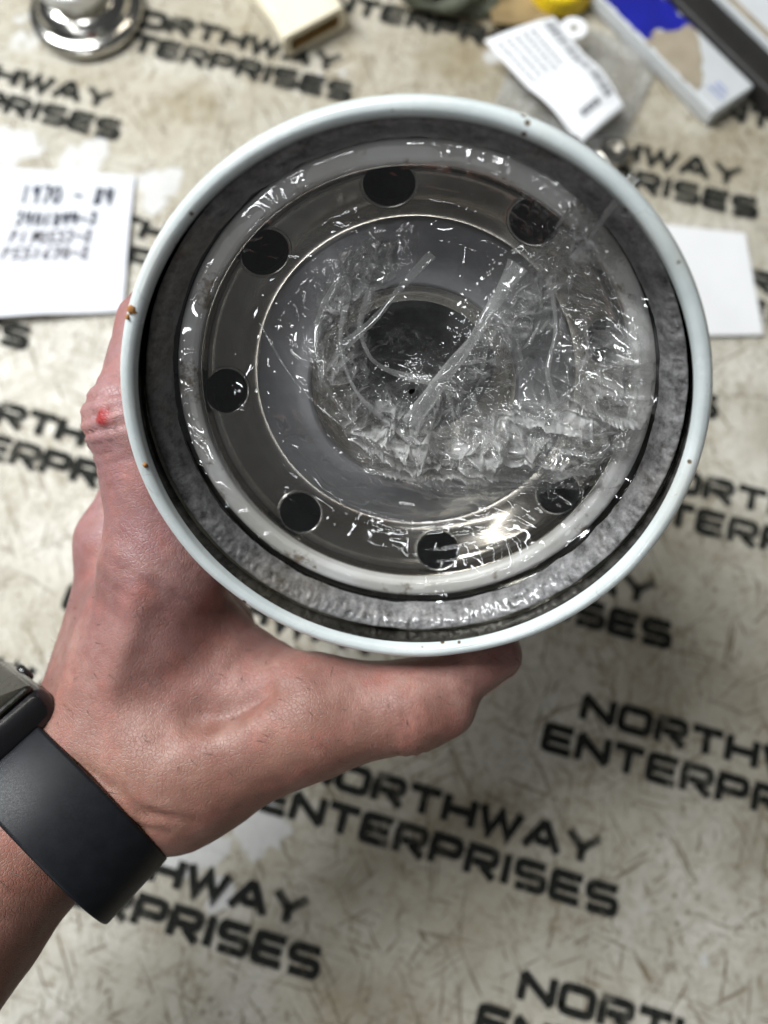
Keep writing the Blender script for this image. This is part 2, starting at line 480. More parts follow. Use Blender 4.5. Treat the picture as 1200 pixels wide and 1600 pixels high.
def rr(x0, y0, x1, y1, c=0.22):
    return fillet([(x0, y0), (x1, y0), (x1, y1), (x0, y1)], c, 3, True)
GL = {   # extended square capitals, unit height, stroke centre lines
    'N': (1.25, [[(.1, 0), (.1, .9)], [(.04, .93), (1.21, .07)], [(1.15, .1), (1.15, 1)]]),
    'O': (1.25, ['O']),
    'R': (1.2, [[(.1, 0), (.1, .8)], fillet([(0, .9), (1.08, .9), (1.08, .46), (.28, .46)], .2, 3), [(.62, .36), (1.12, 0)]]),
    'T': (1.15, [[(0, .9), (1.15, .9)], [(.575, 0), (.575, .8)]]),
    'H': (1.2, [[(.1, 0), (.1, 1)], [(1.1, 0), (1.1, 1)], [(.2, .5), (1.0, .5)]]),
    'W': (1.55, [[(.06, 1), (.42, .05), (.775, .85), (1.13, .05), (1.49, 1)]]),
    'A': (1.35, [[(.06, 0), (.62, .93), (.74, .93), (1.29, 0)], [(.42, .3), (.95, .3)]]),
    'Y': (1.25, [[(.05, 1), (.62, .48)], [(1.2, 1), (.62, .5)], [(.62, .5), (.62, 0)]]),
    'E': (1.15, [fillet([(1.12, .9), (.1, .9), (.1, .1), (1.12, .1)], .12, 2), [(.2, .5), (1.05, .5)]]),
    'P': (1.2, [[(.1, 0), (.1, .8)], fillet([(0, .9), (1.08, .9), (1.08, .42), (.2, .42)], .2, 3)]),
    'I': (.3, [[(.15, 0), (.15, 1)]]),
    'S': (1.2, [fillet([(1.1, .9), (.1, .9), (.1, .5), (1.1, .5), (1.1, .1), (.1, .1)], .18, 3)]),
}
def word(vf, text, x0, y0, width, h, stroke, z):
    tot = sum(GL[c][0] for c in text) + .17 * (len(text) - 1)
    k = width / tot
    x = x0
    for c in text:
        w, strokes = GL[c]
        for q, st in enumerate(strokes):
            if st == 'O':
                p = rr(.1, .1, w - .1, .9); p = p + [p[0], p[1]]
            else:
                p = st
            pts = [(x + a * k, y0 + b * h) for a, b in p]
            vv, ff = ribbon(pts, stroke)
            vf.add([(a, b, z + 0.03 * q) for a, b, _ in vv], ff)
        x += (w + .17) * k

vf = VF()
word(vf, "ENTERPRISES", 0, 0, 143, 10.6, 3.2, 0.12)
word(vf, "NORTHWAY", 12.5, 15.6, 120, 10.0, 3.2, 0.12)
base_v, base_f = np.array(vf.v), vf.f
ang = math.radians(-15.66)
end = np.array([87.2, -77.5]); v1 = np.array([-29.3, -99.8]); v2 = np.array([112.5, 22.0])
letter_me = None
for i in range(-6, 2):
    for j in range(-5, 4):
        e = end + i * v1 + j * v2
        if i <= -4: e = e + np.array([3.0, 10.0])
        s0 = e - 143 * np.array([math.cos(ang), math.sin(ang)])
        cx, cy_ = (e + s0) / 2
        # keep blocks that can reach the picture
        hx = 70 + 0.52 * (cy_ + 120)
        if not (-170 < cy_ < 400) or abs(cx) > hx + 120:
            continue
        if letter_me is None:
            o = mesh("lettering", base_v, base_f, M_INK, mat_o, smooth=False)
            letter_me = o.data
        else:
            o = bpy.data.objects.new("lettering", letter_me); C.objects.link(o); o.parent = mat_o
        o.location = (s0[0] * S, s0[1] * S, 0)
        o.rotation_euler = (0, 0, ang + random.uniform(-.004, .004))

# ------------------------------------------------------------------ filter frame
FC = np.array([4.48, 50.385, 182.855])
FA = np.array([0.076397, 0.677571, -0.731479])          # into the can
E1 = np.array([0.996199, -0.021074, 0.084524]); E2 = np.array([-0.041856, 0.735155, 0.676605])
FA /= np.linalg.norm(FA); E1 -= FA * (E1 @ FA); E1 /= np.linalg.norm(E1); E2 = np.cross(E1, FA)
if E2[1] < 0: E2 = -E2
# local axes: x = E1, y = E2, z = -FA (towards the viewer)
rotm = Matrix((Vector((E1[0], E2[0], -FA[0])), Vector((E1[1], E2[1], -FA[1])), Vector((E1[2], E2[2], -FA[2]))))
filt = empty("oil_filter", FC, rotm)
tag(filt, "pale blue spin-on oil filter held open end up, its mouth sealed with torn clear film", "filter")

# can: outer enamel shell with rolled rim (z = -depth)
prof = fillet([(0, -104), (30, -104), (46, -100), (52.6, -90), (53.4, -60), (53.4, -7), (54.4, -5.2), (55.3, -3.4), (55.3, -1.4), (54.6, -.1), (53.4, 0.15), (52.4, -.4), (52.0, -2.1)], 1.0, 5)
v, f = lathe(prof, 240)
v = np.array(v)
th = np.arctan2(v[:, 1], v[:, 0])
den = 0.10 * fbm(np.cos(th) * 4 + 9, np.sin(th) * 4, seed=4, oct=4)
v[:, 2] += den * (v[:, 2] > -8)
shell = mesh("can_shell", v, f, M_ENAMEL, filt)
prof = fillet([(51.95, -1.9), (52.2, -3.2), (52.75, -6), (52.6, -12.5), (51.2, -15.2), (48.4, -16.6)], 1.0, 5)
v, f = lathe(prof, 200)
mesh("inner_wall", v, f[:, ::-1], M_INNER, filt)

M_RUST = simple("rust", (0.30, 0.13, 0.03), 0.8, 0, 0.5, 700, 0.4, 0.2)
for a_, r_, w_, sd_ in ((154.5, 54.2, 1.0, 1), (156.2, 54.5, .5, 3), (188, 52.9, .55, 2)):
    rr_ = np.random.default_rng(sd_)
    cx_, cy_ = r_ * math.cos(math.radians(a_)), r_ * math.sin(math.radians(a_))
    vv_ = [(cx_, cy_, .42)]
    for lev_, zz_ in ((.6, .36), (1.0, -.15)):
        for k_ in range(12):
            t_ = 2 * math.pi * k_ / 12; q_ = w_ * lev_ * rr_.uniform(.65, 1.3)
            vv_.append((cx_ + q_ * math.cos(t_), cy_ + q_ * math.sin(t_), zz_))
    ff_ = [(0, 1 + k_, 1 + (k_ + 1) % 12) for k_ in range(12)] + [(1 + k_, 13 + k_, 13 + (k_ + 1) % 12, 1 + (k_ + 1) % 12) for k_ in range(12)]
    mesh("rust_spot", vv_, ff_, M_RUST, shell)
# fused ring of film and glue
n_t, n_r = 900, 22
t = np.linspace(0, 2 * np.pi, n_t, endpoint=False)
u = np.linspace(0, 1, n_r)
uu, tt = np.meshgrid(u, t, indexing='ij')
wob = 0.35 * fbm(np.cos(tt) * 9, np.sin(tt) * 9, seed=8, oct=4)
rad = 52.4 - uu * 3.8 + wob * (uu - .3)
dz = -7.2 - uu * 5.2 + 1.1 * np.sin(np.pi * uu) ** .7
pleat = 0.42 * np.abs(vnoise(tt * 46, uu * 2.2, seed=9)) * (0.35 + 0.65 * (vnoise(np.cos(tt) * 3, np.sin(tt) * 3, seed=2) > -0.1))
rough = 0.20 * fbm(rad * np.cos(tt) / .8, rad * np.sin(tt) / .8, seed=12, oct=3)
dz = dz + (pleat + rough) * np.sin(np.pi * np.clip(uu * .95 + .05, 0, 1))
v = np.stack([rad * np.cos(tt), rad * np.sin(tt), dz], -1).reshape(-1, 3)
mesh("fused_ring", v, grid_faces(n_r, n_t, True), M_GLUE, filt)

# gasket
prof = fillet([(48.6, -17.2), (48.5, -15.0), (47.6, -14.5), (45.2, -14.5), (44.3, -15.2), (44.2, -17.5)], .7, 5)
v, f = lathe(prof, 200)
mesh("gasket", v, f, M_GASKET, filt)

# base plate with eight inlet holes
front = [(49.4, -14.6), (48.9, -16.9), (44.6, -17.0), (43.9, -16.6), (43.7, -19.4), (42.6, -21.2), (38.6, -23.2), (36.6, -24.6), (34.0, -25.2), (31.2, -24.6), (27.5, -22.9), (24.6, -21.9), (21.4, -21.8), (19.9, -22.4)]
fr_ = fillet(front, 1.1, 5)
fr_ = [np.array(p) for p in fr_]
thread = []
z = -23.0
r0 = 19.2
while z > -42:
    thread += [np.array((r0, z)), np.array((r0 - .95, z - .5)), np.array((r0 - .95, z - .65)), np.array((r0, z - 1.15))]
    z -= 1.35
back = [np.array((r0 + 2.2, -43.4)), np.array((r0 + 2.2, -24.2)), np.array((24.8, -23.6)), np.array((27.5, -24.3)), np.array((31.2, -26.2)), np.array((34, -27.0)), np.array((37.2, -26.7)), np.array((39.4, -24.8)), np.array((44.6, -22.2)), np.array((45.2, -19.2)), np.array((49.6, -18.6))]
loop = fr_ + thread + back
v, f = lathe(loop + [loop[0]], 192)
n_l = len(loop)
v = v[:n_l * 192]
f = np.where(f >= n_l * 192, f - n_l * 192, f)
plate = mesh("base_plate", v, f, M_PLATE, None)
plate.parent = filt
cut = VF()
for a in (13, 54, 95, 135, 180, 228, 277, 322):
    ar = math.radians(a)
    c = np.array([40.6 * math.cos(ar), 40.6 * math.sin(ar), -22.2])
    nrm = np.array([-.5 * math.cos(ar), -.5 * math.sin(ar), 1.0]); nrm /= np.linalg.norm(nrm)
    tx = np.array([-math.sin(ar), math.cos(ar), 0]); ty = np.cross(nrm, tx)
    ring = [c + 5.2 * (math.cos(q) * tx + math.sin(q) * ty * .92) for q in np.linspace(0, 2 * np.pi, 28, endpoint=False)]
    lo = [p - nrm * 9 for p in ring]; hi = [p + nrm * 9 for p in ring]
    n28 = 28
    ff = [(k, (k + 1) % n28, n28 + (k + 1) % n28, n28 + k) for k in range(n28)] + [tuple(range(n28))[::-1], tuple(range(n28, 2 * n28))]
    cut.add(lo + hi, ff)
cutter = mesh("cutter", cut.v, cut.f, None, None, smooth=False)
cutter.parent = filt
bm_ = plate.modifiers.new("holes", 'BOOLEAN')
bm_.object = cutter; bm_.operation = 'DIFFERENCE'; bm_.solver = 'EXACT'
bpy.context.view_layer.update()
dg = bpy.context.evaluated_depsgraph_get()
me2 = bpy.data.meshes.new_from_object(plate.evaluated_get(dg))
plate.modifiers.clear()
plate.data = me2
me2.shade_smooth()
try: me2.set_sharp_from_angle(angle=math.radians(40))
except Exception: pass
bpy.data.objects.remove(cutter)
M_LIP = m_plate("punched_edge", (0.40, 0.38, 0.34), (0.7, 0.69, 0.66), 0.25)
lip_me = None
for a in (13, 54, 95, 135, 180, 228, 277, 322):
    ar = math.radians(a)
    if lip_me is None:
        tv = np.array([((5.25 + .42 * math.cos(q)) * math.cos(p), (5.25 + .42 * math.cos(q)) * math.sin(p) * .93, .42 * math.sin(q)) for p in np.linspace(0, 2 * np.pi, 40, endpoint=False) for q in np.linspace(0, 2 * np.pi, 8, endpoint=False)])
        tf = grid_faces(41, 8, True); tf = tf % (40 * 8)
        lip = mesh("hole_lip", tv, tf, M_LIP, plate); lip_me = lip.data
    else:
        lip = bpy.data.objects.new("hole_lip", lip_me); C.objects.link(lip); lip.parent = plate
    nrm = Vector((-.5 * math.cos(ar), -.5 * math.sin(ar), 1.0)).normalized()
    tx = Vector((-math.sin(ar), math.cos(ar), 0)); ty = nrm.cross(tx)
    lip.matrix_local = Matrix.Translation(Vector((40.6 * math.cos(ar), 40.6 * math.sin(ar), -22.2)) * S) @ Matrix((tx, ty, nrm)).transposed().to_4x4()
prof = fillet([(34.2, -25.0), (33.8, -23.6), (31.0, -22.6), (27.5, -21.4), (24.8, -20.7), (22.2, -20.6), (21.6, -21.2), (21.5, -22.4)], .8, 5)
v, f = lathe(prof, 160)
mesh("inner_seal", v, f, M_SEAL, filt)
# inside: pleated element end cap and centre tube below the plate
prof = [(52.6, -46), (50, -45.4), (23, -45.4), (22.0, -49), (22.0, -90), (0.2, -92)]
v, f = lathe(prof, 120)
mesh("filter_element", v, f, M_DARK, filt)

# ------------------------------------------------------------------ clear film
def poly_dist(x, y, pts):
    d = np.full(x.shape, 1e9)
    for (ax, ay), (bx, by) in zip(pts[:-1], pts[1:]):
        dx, dy = bx - ax, by - ay
        q = np.clip(((x - ax) * dx + (y - ay) * dy) / (dx * dx + dy * dy), 0, 1)
        d = np.minimum(d, np.hypot(x - ax - q * dx, y - ay - q * dy))
    return d
def tri(t): return 2 * np.abs(t - np.floor(t) - .5)
def crumple(x, y, lam, seed, n=7, warp=0.35):
    r = np.random.default_rng(seed)
    h = np.zeros_like(x); tot = 0
    wx = vnoise(x / (lam * 1.3), y / (lam * 1.3), seed=seed + 1) * warp * lam
    wy = vnoise(x / (lam * 1.3), y / (lam * 1.3), seed=seed + 2) * warp * lam
    for k in range(n):
        a = r.uniform(0, math.pi); l = lam * r.uniform(.7, 1.8); w = r.uniform(.5, 1)
        msk = .4 + .6 * (vnoise(x / (l * 1.7), y / (l * 1.7), seed=seed + 30 + k) > -.1)
        h += w * msk * tri(((x + wx) * math.cos(a) + (y + wy) * math.sin(a)) / l + r.uniform()); tot += w
    return h / tot - .5

def ridged(x, y, lam, seed, k=3.0, warp=.8):
    wx = vnoise(x / (lam * 1.6), y / (lam * 1.6), seed=seed + 1) * warp * lam
    wy = vnoise(x / (lam * 1.6), y / (lam * 1.6), seed=seed + 2) * warp * lam
    n1 = vnoise((x + wx) / lam, (y + wy) / lam, seed=seed + 3)
    n2 = vnoise((x - wy) / (lam * 1.3) + 7.7, (y + wx) / (lam * 1.3), seed=seed + 4)
    return np.maximum((1 - np.abs(n1)) ** k, .85 * (1 - np.abs(n2)) ** (k * 1.3)) - .25
ARC = [(-6, 28), (-10, 24), (-14, 18), (-15.5, 9), (-12, -1), (-4, -8), (7, -11), (17, -11), (26, -7)]
BAND = [(2, -5), (10, 3), (17, 9), (22, 16), (27, 23), (31, 29), (35, 36)]
LOW = [(-6, -12), (6, -17), (19, -17), (30, -13), (39, -4)]
RIGHT = [(30, -12), (37, -3), (42, 8)]

MID = [(-2, -6), (10, -10), (22, -10), (33, 0)]

def film_shape(x, y, seed=0, lift=0.0, amp=1.0):
    r = np.hypot(x, y); t = np.arctan2(y, x)
    d = np.interp(r, [0, 8, 14, 18, 24, 31, 38, 43, 44.8, 47.8, 49.2, 50.5, 52.3], [22.5, 21.6, 19.6, 18.6, 19.2, 20.6, 18.6, 15.6, 14.3, 14.25, 13.9, 12.6, 7.6])
    a = np.exp(-(poly_dist(x, y, ARC) / 5.8) ** 2)
    b = np.exp(-(poly_dist(x, y, BAND) / 6.8) ** 2)
    c = np.exp(-(poly_dist(x, y, LOW) / 7.5) ** 2)
    e = np.exp(-(poly_dist(x, y, RIGHT) / 6.5) ** 2)
    g_ = np.exp(-(poly_dist(x, y, MID) / 9.0) ** 2)
    q_ = np.exp(-(((x - 36) / 9) ** 2 + ((y - 8) / 16) ** 2))
    inner = sstep(50, 45, r)
    edge = sstep(49.5, 46, r)
    # broad sag and small stretched dimples everywhere
    z = -d + inner * (0.75 * fbm(x / 15, y / 15, seed=51 + seed, oct=1) + .12 * fbm(x / 8, y / 8, seed=59 + seed, oct=1) + 0.09 * fbm(x / 5.5, y / 5.5, seed=52 + seed, oct=1) + .16 * ridged(x, y, 12.0, 58 + seed, 7) + .40 * np.maximum(0, vnoise(x / 4.6, y / 4.6, seed=57 + seed) - .5))
    # streaky tension folds running with the ring on the left, radially on the right
    st = np.abs(vnoise(t * 5.5 + r / 26, r / 2.3, seed=53 + seed))
    z = z + inner * 0.15 * (1 - st) ** 4 * sstep(22, 34, r)
    fol = (1 - np.abs(vnoise(t * 9 + 2.2 * vnoise(x / 9, y / 9, seed=61), r / 14, seed=54 + seed))) ** 5
    z = z + edge * 0.5 * fol * sstep(34, 46, r) * (0.35 + .9 * (x > 18))
    # bunched, crumpled zones
    cr = ridged(x, y, 8.0, 100 + seed, 5) * 4.6 * a + ridged(x, y, 4.2, 120 + seed, 4) * (1.6 * a + 1.6 * b) + crumple(x, y, 2.2, 140 + seed) * (.35 * a + 1.1 * b)
    cr = cr + ridged(x * .40 + 1.3 * y, y * .42 - x * .22, 7.0, 160 + seed, 4) * (2.9 * c + 2.9 * e + 2.5 * g_ + 2.5 * q_) + ridged(x, y, 4.0, 190 + seed, 5) * (.7 * g_ + .4 * q_ + .6 * c)
    bulk = 1.0 * g_ + .8 * q_ + 2.4 * a + 2.2 * b + 1.8 * c + .8 * e
    z = z + amp * edge * (cr + bulk) + lift * (a + b + c + e)
    m = np.clip(a + b + .8 * c + .7 * e + .7 * g_ + .5 * q_, 0, 1)
    return z, m, a, b, c, e

def film_part(name, seed, lift, amp, hole, region=None, parent=filt, nr=290, nt=1080, hz=(0.012, .03)):
    t = np.linspace(0, 2 * np.pi, nt, endpoint=False)
    u = np.linspace(0.02, 1, nr)
    uu, tt = np.meshgrid(u, t, indexing='ij')
    rim = 50.3 + .5 * fbm(np.cos(t) * 6, np.sin(t) * 6, seed=77, oct=4)
    rim = rim + 1.6 * np.exp(-((t - math.radians(298)) / .09) ** 2)
    rim = rim + 1.7 * np.exp(-((t - math.radians(42)) / .42) ** 4)
    rim = np.minimum(rim, 52.15)
    rr_ = uu * rim[None, :]
    x, y = rr_ * np.cos(tt), rr_ * np.sin(tt)
    z, m, a, b, c, e = film_shape(x, y, seed, lift, amp)
    sx = (1.1 * fbm(x / 3.0, y / 3.0, seed=201 + seed, oct=3)) * (a + b) * .9
    sy = (1.1 * fbm(x / 3.0, y / 3.0, seed=202 + seed, oct=3)) * (a + b) * .9
    haze = hz[0] + hz[1] * (.75 * a + 1.0 * b + .95 * c + .7 * e) + .06 * sstep(36, 24, np.hypot(x, y)) + .015 * m
    lap = np.abs(np.roll(z, 1, 1) + np.roll(z, -1, 1) - 2 * z)
    lap[1:-1] = lap[1:-1] + np.abs(z[2:] + z[:-2] - 2 * z[1:-1])
    streak = sstep(.05, .75, fbm((x * .35 + 1.3 * y) / 5.5, (y * .35 - x * .2) / 5.5, seed=401 + seed, oct=4))
    haze = haze +  .50 * streak * np.clip(c + .9 * e + .75 * a + .6 * b, 0, 1)
    haze = haze + np.clip((lap - .09) * .8, 0, .28) * m
    v = np.stack([x + sx, y + sy, z], -1).reshape(-1, 3)
    f = grid_faces(nr, nt, True)
    # torn opening over the threaded bore
    keep = np.ones(nr * nt, bool)
    if hole:
        hx = (x - 3.0) / 10.5; hy = (y - 14.5) / 8.6
        q = np.hypot(hx, hy) + .22 * fbm(x / 3.5, y / 3.5, seed=303, oct=3)
        keep = ((q > 1) | (np.hypot(hx, hy) > 1.25)).ravel()
    if region is not None:
        keep &= region(x, y, m).ravel()
    f = f[keep[f].all(1)]
    used = np.unique(f)
    idx = np.full(nr * nt, -1); idx[used] = np.arange(len(used))
    return mesh(name, v[used], idx[f], M_FILM, parent, attrs=dict(haze=np.clip(haze, 0, 1).ravel()[used]))

film = film_part("clear_film", 0, 0.0, 1.0, False)
# second, looser layer of the same film bunched over the first
film_part("film_layer", 7, 1.1, 1.15, True, lambda x, y, m: (m + .25 * fbm(x / 5, y / 5, seed=99, oct=3)) > .42, film, 210, 760, (0.012, .03))

def strand(name, pts, w, seed, flat=.45, hz=.25, n=90, ring=14):
    p = np.asarray(pts, float)
    s = np.linspace(0, len(p) - 1, n)
    # Catmull-Rom
    q = []
    for k in s:
        i = min(int(k), len(p) - 2); u = k - i
        p0, p1, p2, p3 = p[max(i - 1, 0)], p[i], p[i + 1], p[min(i + 2, len(p) - 1)]
        q.append(.5 * ((2 * p1) + (-p0 + p2) * u + (2 * p0 - 5 * p1 + 4 * p2 - p3) * u * u + (-p0 + 3 * p1 - 3 * p2 + p3) * u ** 3))
    q = np.array(q)
    tan = np.gradient(q, axis=0); tan /= np.linalg.norm(tan, axis=1)[:, None]
    zax = np.array([0, 0, 1.0])
    sid = np.cross(tan, zax); sid /= np.linalg.norm(sid, axis=1)[:, None]
    nor = np.cross(sid, tan)
    u = np.linspace(0, 1, n)
    ww = w * (.55 + .75 * np.abs(u - .45) ** 1.2 * 1.6)
    t = np.linspace(0, 2 * np.pi, ring, endpoint=False)
    U, T = np.meshgrid(u, t, indexing='ij')
    k = 1 + .35 * fbm(U * 5, np.cos(T) * 1.3 + 5, np.sin(T) * 1.3, seed=seed, oct=3) 
    tw = T + 1.8 * U
    v = q[:, None] + ww[:, None, None] * k[..., None] * (np.cos(tw)[..., None] * sid[:, None] + flat * np.sin(tw)[..., None] * nor[:, None])
    return mesh(name, v.reshape(-1, 3), grid_faces(n, ring, True), M_FILM, film, attrs=dict(haze=np.full(n * ring, hz)))

strand("film_strand", [(20.5, 26.5, -13.5), (16, 20, -11.2), (11, 12, -10.2), (5, 4, -10.6), (0, -3.5, -11.5)], 1.7, 5, .6, .30)
strand("film_strand", [(4.5, 29, -14), (-1, 23.5, -12.6), (-7, 17, -12.8), (-13, 12, -13.6)], .95, 15, .5, .16)
strand("film_strand", [(37.5, 42, -3.2), (35.2, 37, -7.5), (32.5, 31.5, -11), (30.5, 27.5, -13)], 1.0, 25, .3, .35)
strand("film_strand", [(25, -5, -12.4), (30, 1, -12.6), (36, 6, -12.6), (43, 9, -12.4)], .6, 35, .5, .18)
strand("film_strand", [(-4, -8, -12.6), (8, -16, -12.6), (22, -18.5, -13), (36, -14, -13.6), (44, -5, -13)], .75, 45, .5, .16)
strand("film_strand", [(-7, 23, -14.5), (-9.5, 16, -13.8), (-7.5, 9, -14.2), (-2, 5.5, -14.8), (4, 4.5, -14.0)], .8, 65, .55, .28)
strand("film_strand", [(-13, 25, -14.8), (-18.5, 15, -15.2), (-17.5, 4, -14.8), (-10, -7.5, -14.4), (-5, -12, -14.2)], .7, 75, .5, .25)
strand("film_strand", [(-12, 20, -13.2), (-13.5, 12, -12.6), (-11, 3, -12.6), (-6, -3, -13)], .6, 85, .6, .3)
strand("film_strand", [(26, 24, -13), (28, 15, -13.4), (27, 6, -13.2), (30, -3, -13.2)], .6, 95, .6, .25)
strand("film_strand", [(33, 17, -14), (34.5, 10, -14.5), (33.5, 4, -14.6), (36, -2, -14)], .5, 105, .6, .25)
strand("film_strand", [(12, 2, -12.6), (15, -4, -12.2), (22, -8, -12.4), (31, -9, -13)], .8, 115, .5, .25)
strand("film_strand", [(2, -9, -12.8), (10, -12, -12.2), (20, -13, -12.4), (30, -16, -13.4), (38, -16, -14)], .65, 125, .5, .25)
strand("film_strand", [(-30, 16, -16.6), (-24, 4, -16.2), (-14, -6, -15.2), (-2, -12, -14)], .35, 55, .4, .10)

def crease_bundle():
    r = np.random.default_rng(77)
    vf = VF(); hz_ = []
    zones = [(ARC, 5.0, 100), (BAND, 4.5, 110), (LOW, 6.0, 36), (RIGHT, 6.0, 26), (MID, 7.0, 26)]
    for zi, (pl, wd, cnt) in enumerate(zones):
        pl = np.array(pl, float)
        for _ in range(cnt):
            u_ = r.uniform(0, len(pl) - 1.001); i_ = int(u_); p_ = pl[i_] + (pl[i_ + 1] - pl[i_]) * (u_ - i_)
            dir_ = pl[i_ + 1] - pl[i_]; a0 = math.atan2(dir_[1], dir_[0]) + r.normal() * (.9 if zi < 2 else .45)
            p_ = p_ + r.normal(size=2) * wd * .5
            L_ = r.uniform(2.0, 7.5) * (2.2 if zi >= 2 else 1); k_ = r.normal() * .12
            n_ = 12
            ss = np.linspace(-.5, .5, n_) * L_
            th_ = a0 + k_ * ss
            dx = np.cumsum(np.cos(th_)) * L_ / n_; dy = np.cumsum(np.sin(th_)) * L_ / n_
            xs = p_[0] + dx - dx.mean(); ys = p_[1] + dy - dy.mean()
            if np.hypot(xs, ys).max() > 47.5 or np.hypot((xs - 3) / 9, (ys - 14.5) / 7).min() < 1: continue
            zs = film_shape(xs, ys)[0] + .1 + r.uniform(0, 1.2) * np.sin(np.linspace(0, np.pi, n_))
            w_ = r.uniform(.10, .34) * np.sin(np.linspace(.08, np.pi - .08, n_)) ** .7
            sx_, sy_ = -np.sin(th_), np.cos(th_)
            ring_ = []
            tw_ = r.uniform(0, 3) + np.linspace(0, r.uniform(-2, 2), n_)
            for q in range(n_):
                for t_ in np.linspace(0, 2 * np.pi, 6, endpoint=False):
                    ca_, sb_ = math.cos(t_ + tw_[q]) * w_[q] * 1.7, math.sin(t_ + tw_[q]) * w_[q] * .6
                    ring_.append((xs[q] + sx_[q] * ca_, ys[q] + sy_[q] * ca_, zs[q] + sb_))
            vf.add(ring_, grid_faces(n_, 6, True)); hz_ += [r.uniform(.12, .45)] * (n_ * 6)
    tag(mesh("film_creases", vf.v, vf.f, M_FILM, film, attrs=dict(haze=hz_)), None, kind="stuff")
crease_bundle()

# ------------------------------------------------------------------ hand (signed distance body -> one continuous mesh)
HL = {
    'fa0': (-114.8, -75.5, 150.7),
    'fa1': (-98.2, -46.8, 135.2),
    'wra': (-71.1, -16.1, 122.2),
    'fb0': (-129.7, -78.3, 119.1),
    'fb1': (-109.2, -47.8, 108.1),
    'wrb': (-77.7, -13.4, 98.2),
    'wrm': (-74.4, -14.8, 110.2),
    'i_mcp': (-50.2, 30.7, 141.1),
    'i_pip': (-56.3, 61.9, 156.1),
    'i_dip': (-54.2, 86.5, 152.8),
    'i_tip': (-50.7, 107.6, 142.6),
    'm_mcp': (-63.9, 38.4, 123.5),
    'm_pip': (-56.5, 78.2, 135.3),
    'm_dip': (-52.9, 100.1, 138.2),
    'm_tip': (-48.6, 119.3, 134.5),
    'r_mcp': (-64.0, 37.7, 105.8),
    'r_pip': (-53.6, 84.7, 118.4),
    'r_dip': (-52.0, 105.5, 122.7),
    'r_tip': (-48.9, 122.8, 121.3),
    'p_mcp': (-58.8, 31.9, 88.9),
    'p_pip': (-48.7, 90.1, 102.0),
    'p_dip': (-49.1, 106.3, 106.1),
    'p_tip': (-48.5, 120.4, 108.2),
    't_cmc': (-50.0, -13.3, 125.0),
    't_mcp': (-19.6, -2.8, 131.7),
    't_ip': (6.0, -0.4, 133.4),
    't_ipb': (13.3, 0.2, 132.5),
    't_mid': (21.1, 9.1, 131.6),
    't_tip': (27.1, 11.9, 130.2),
    'web0': (-56.6, 15.4, 128.0),
    'web1': (-34.6, 2.5, 124.8),
    'web2': (-48.0, 23.1, 129.9),
    'web3': (-31.0, 8.7, 124.3),
    'hyp0': (-67.1, -14.2, 84.6),
    'hyp1': (-50.3, 18.3, 92.7),
    'i_kn': (-55.1, 31.3, 146.4),
    'm_kn': (-68.5, 40.3, 128.1),
    'cr0': (-46.4, -2.8, 148.2),
    'cr1': (-39.9, -0.6, 148.8),
    'cr2': (-32.7, 2.8, 149.6),
    'cr3': (-24.7, 8.2, 151.0),
    'cwa0': (-70.4, -10.5, 146.3),
    'cwa1': (-61.8, -16.5, 144.8),
    'cwa2': (-51.5, -23.2, 143.1),
    'cwa3': (-40.5, -26.5, 142.3),
    'cwb0': (-70.8, -13.8, 145.5),
    'cwb1': (-64.6, -20.5, 143.8),
    'cwb2': (-56.3, -25.8, 142.5),
    'cwb3': (-46.7, -29.8, 141.5),
    'ten0': (-52.9, 26.8, 155.6),
    'ten1': (-53.6, 18.8, 153.6),
    'ten2': (-56.3, 9.5, 151.3),
    'ten3': (-60.5, -1.2, 148.6),
    'scab': (-59.7, 58.7, 167.7),
    'watch': (-81.9, -22.8, 117.5),
    'fa_dir': (27.063, 30.670, -12.965),
    'dorsal': (-0.740, 0.384, 0.735),
}
HL = {k: np.array(v, float) for k, v in HL.items()}
step = 1.3
lo = np.array([-175., -120., 40.]); hi = np.array([45., 125., 205.])
ns = ((hi - lo) / step).astype(int)
ax = [lo[i] + step * np.arange(ns[i]) for i in range(3)]
GX, GY, GZ = np.meshgrid(*[a.astype(np.float32) for a in ax], indexing='ij')

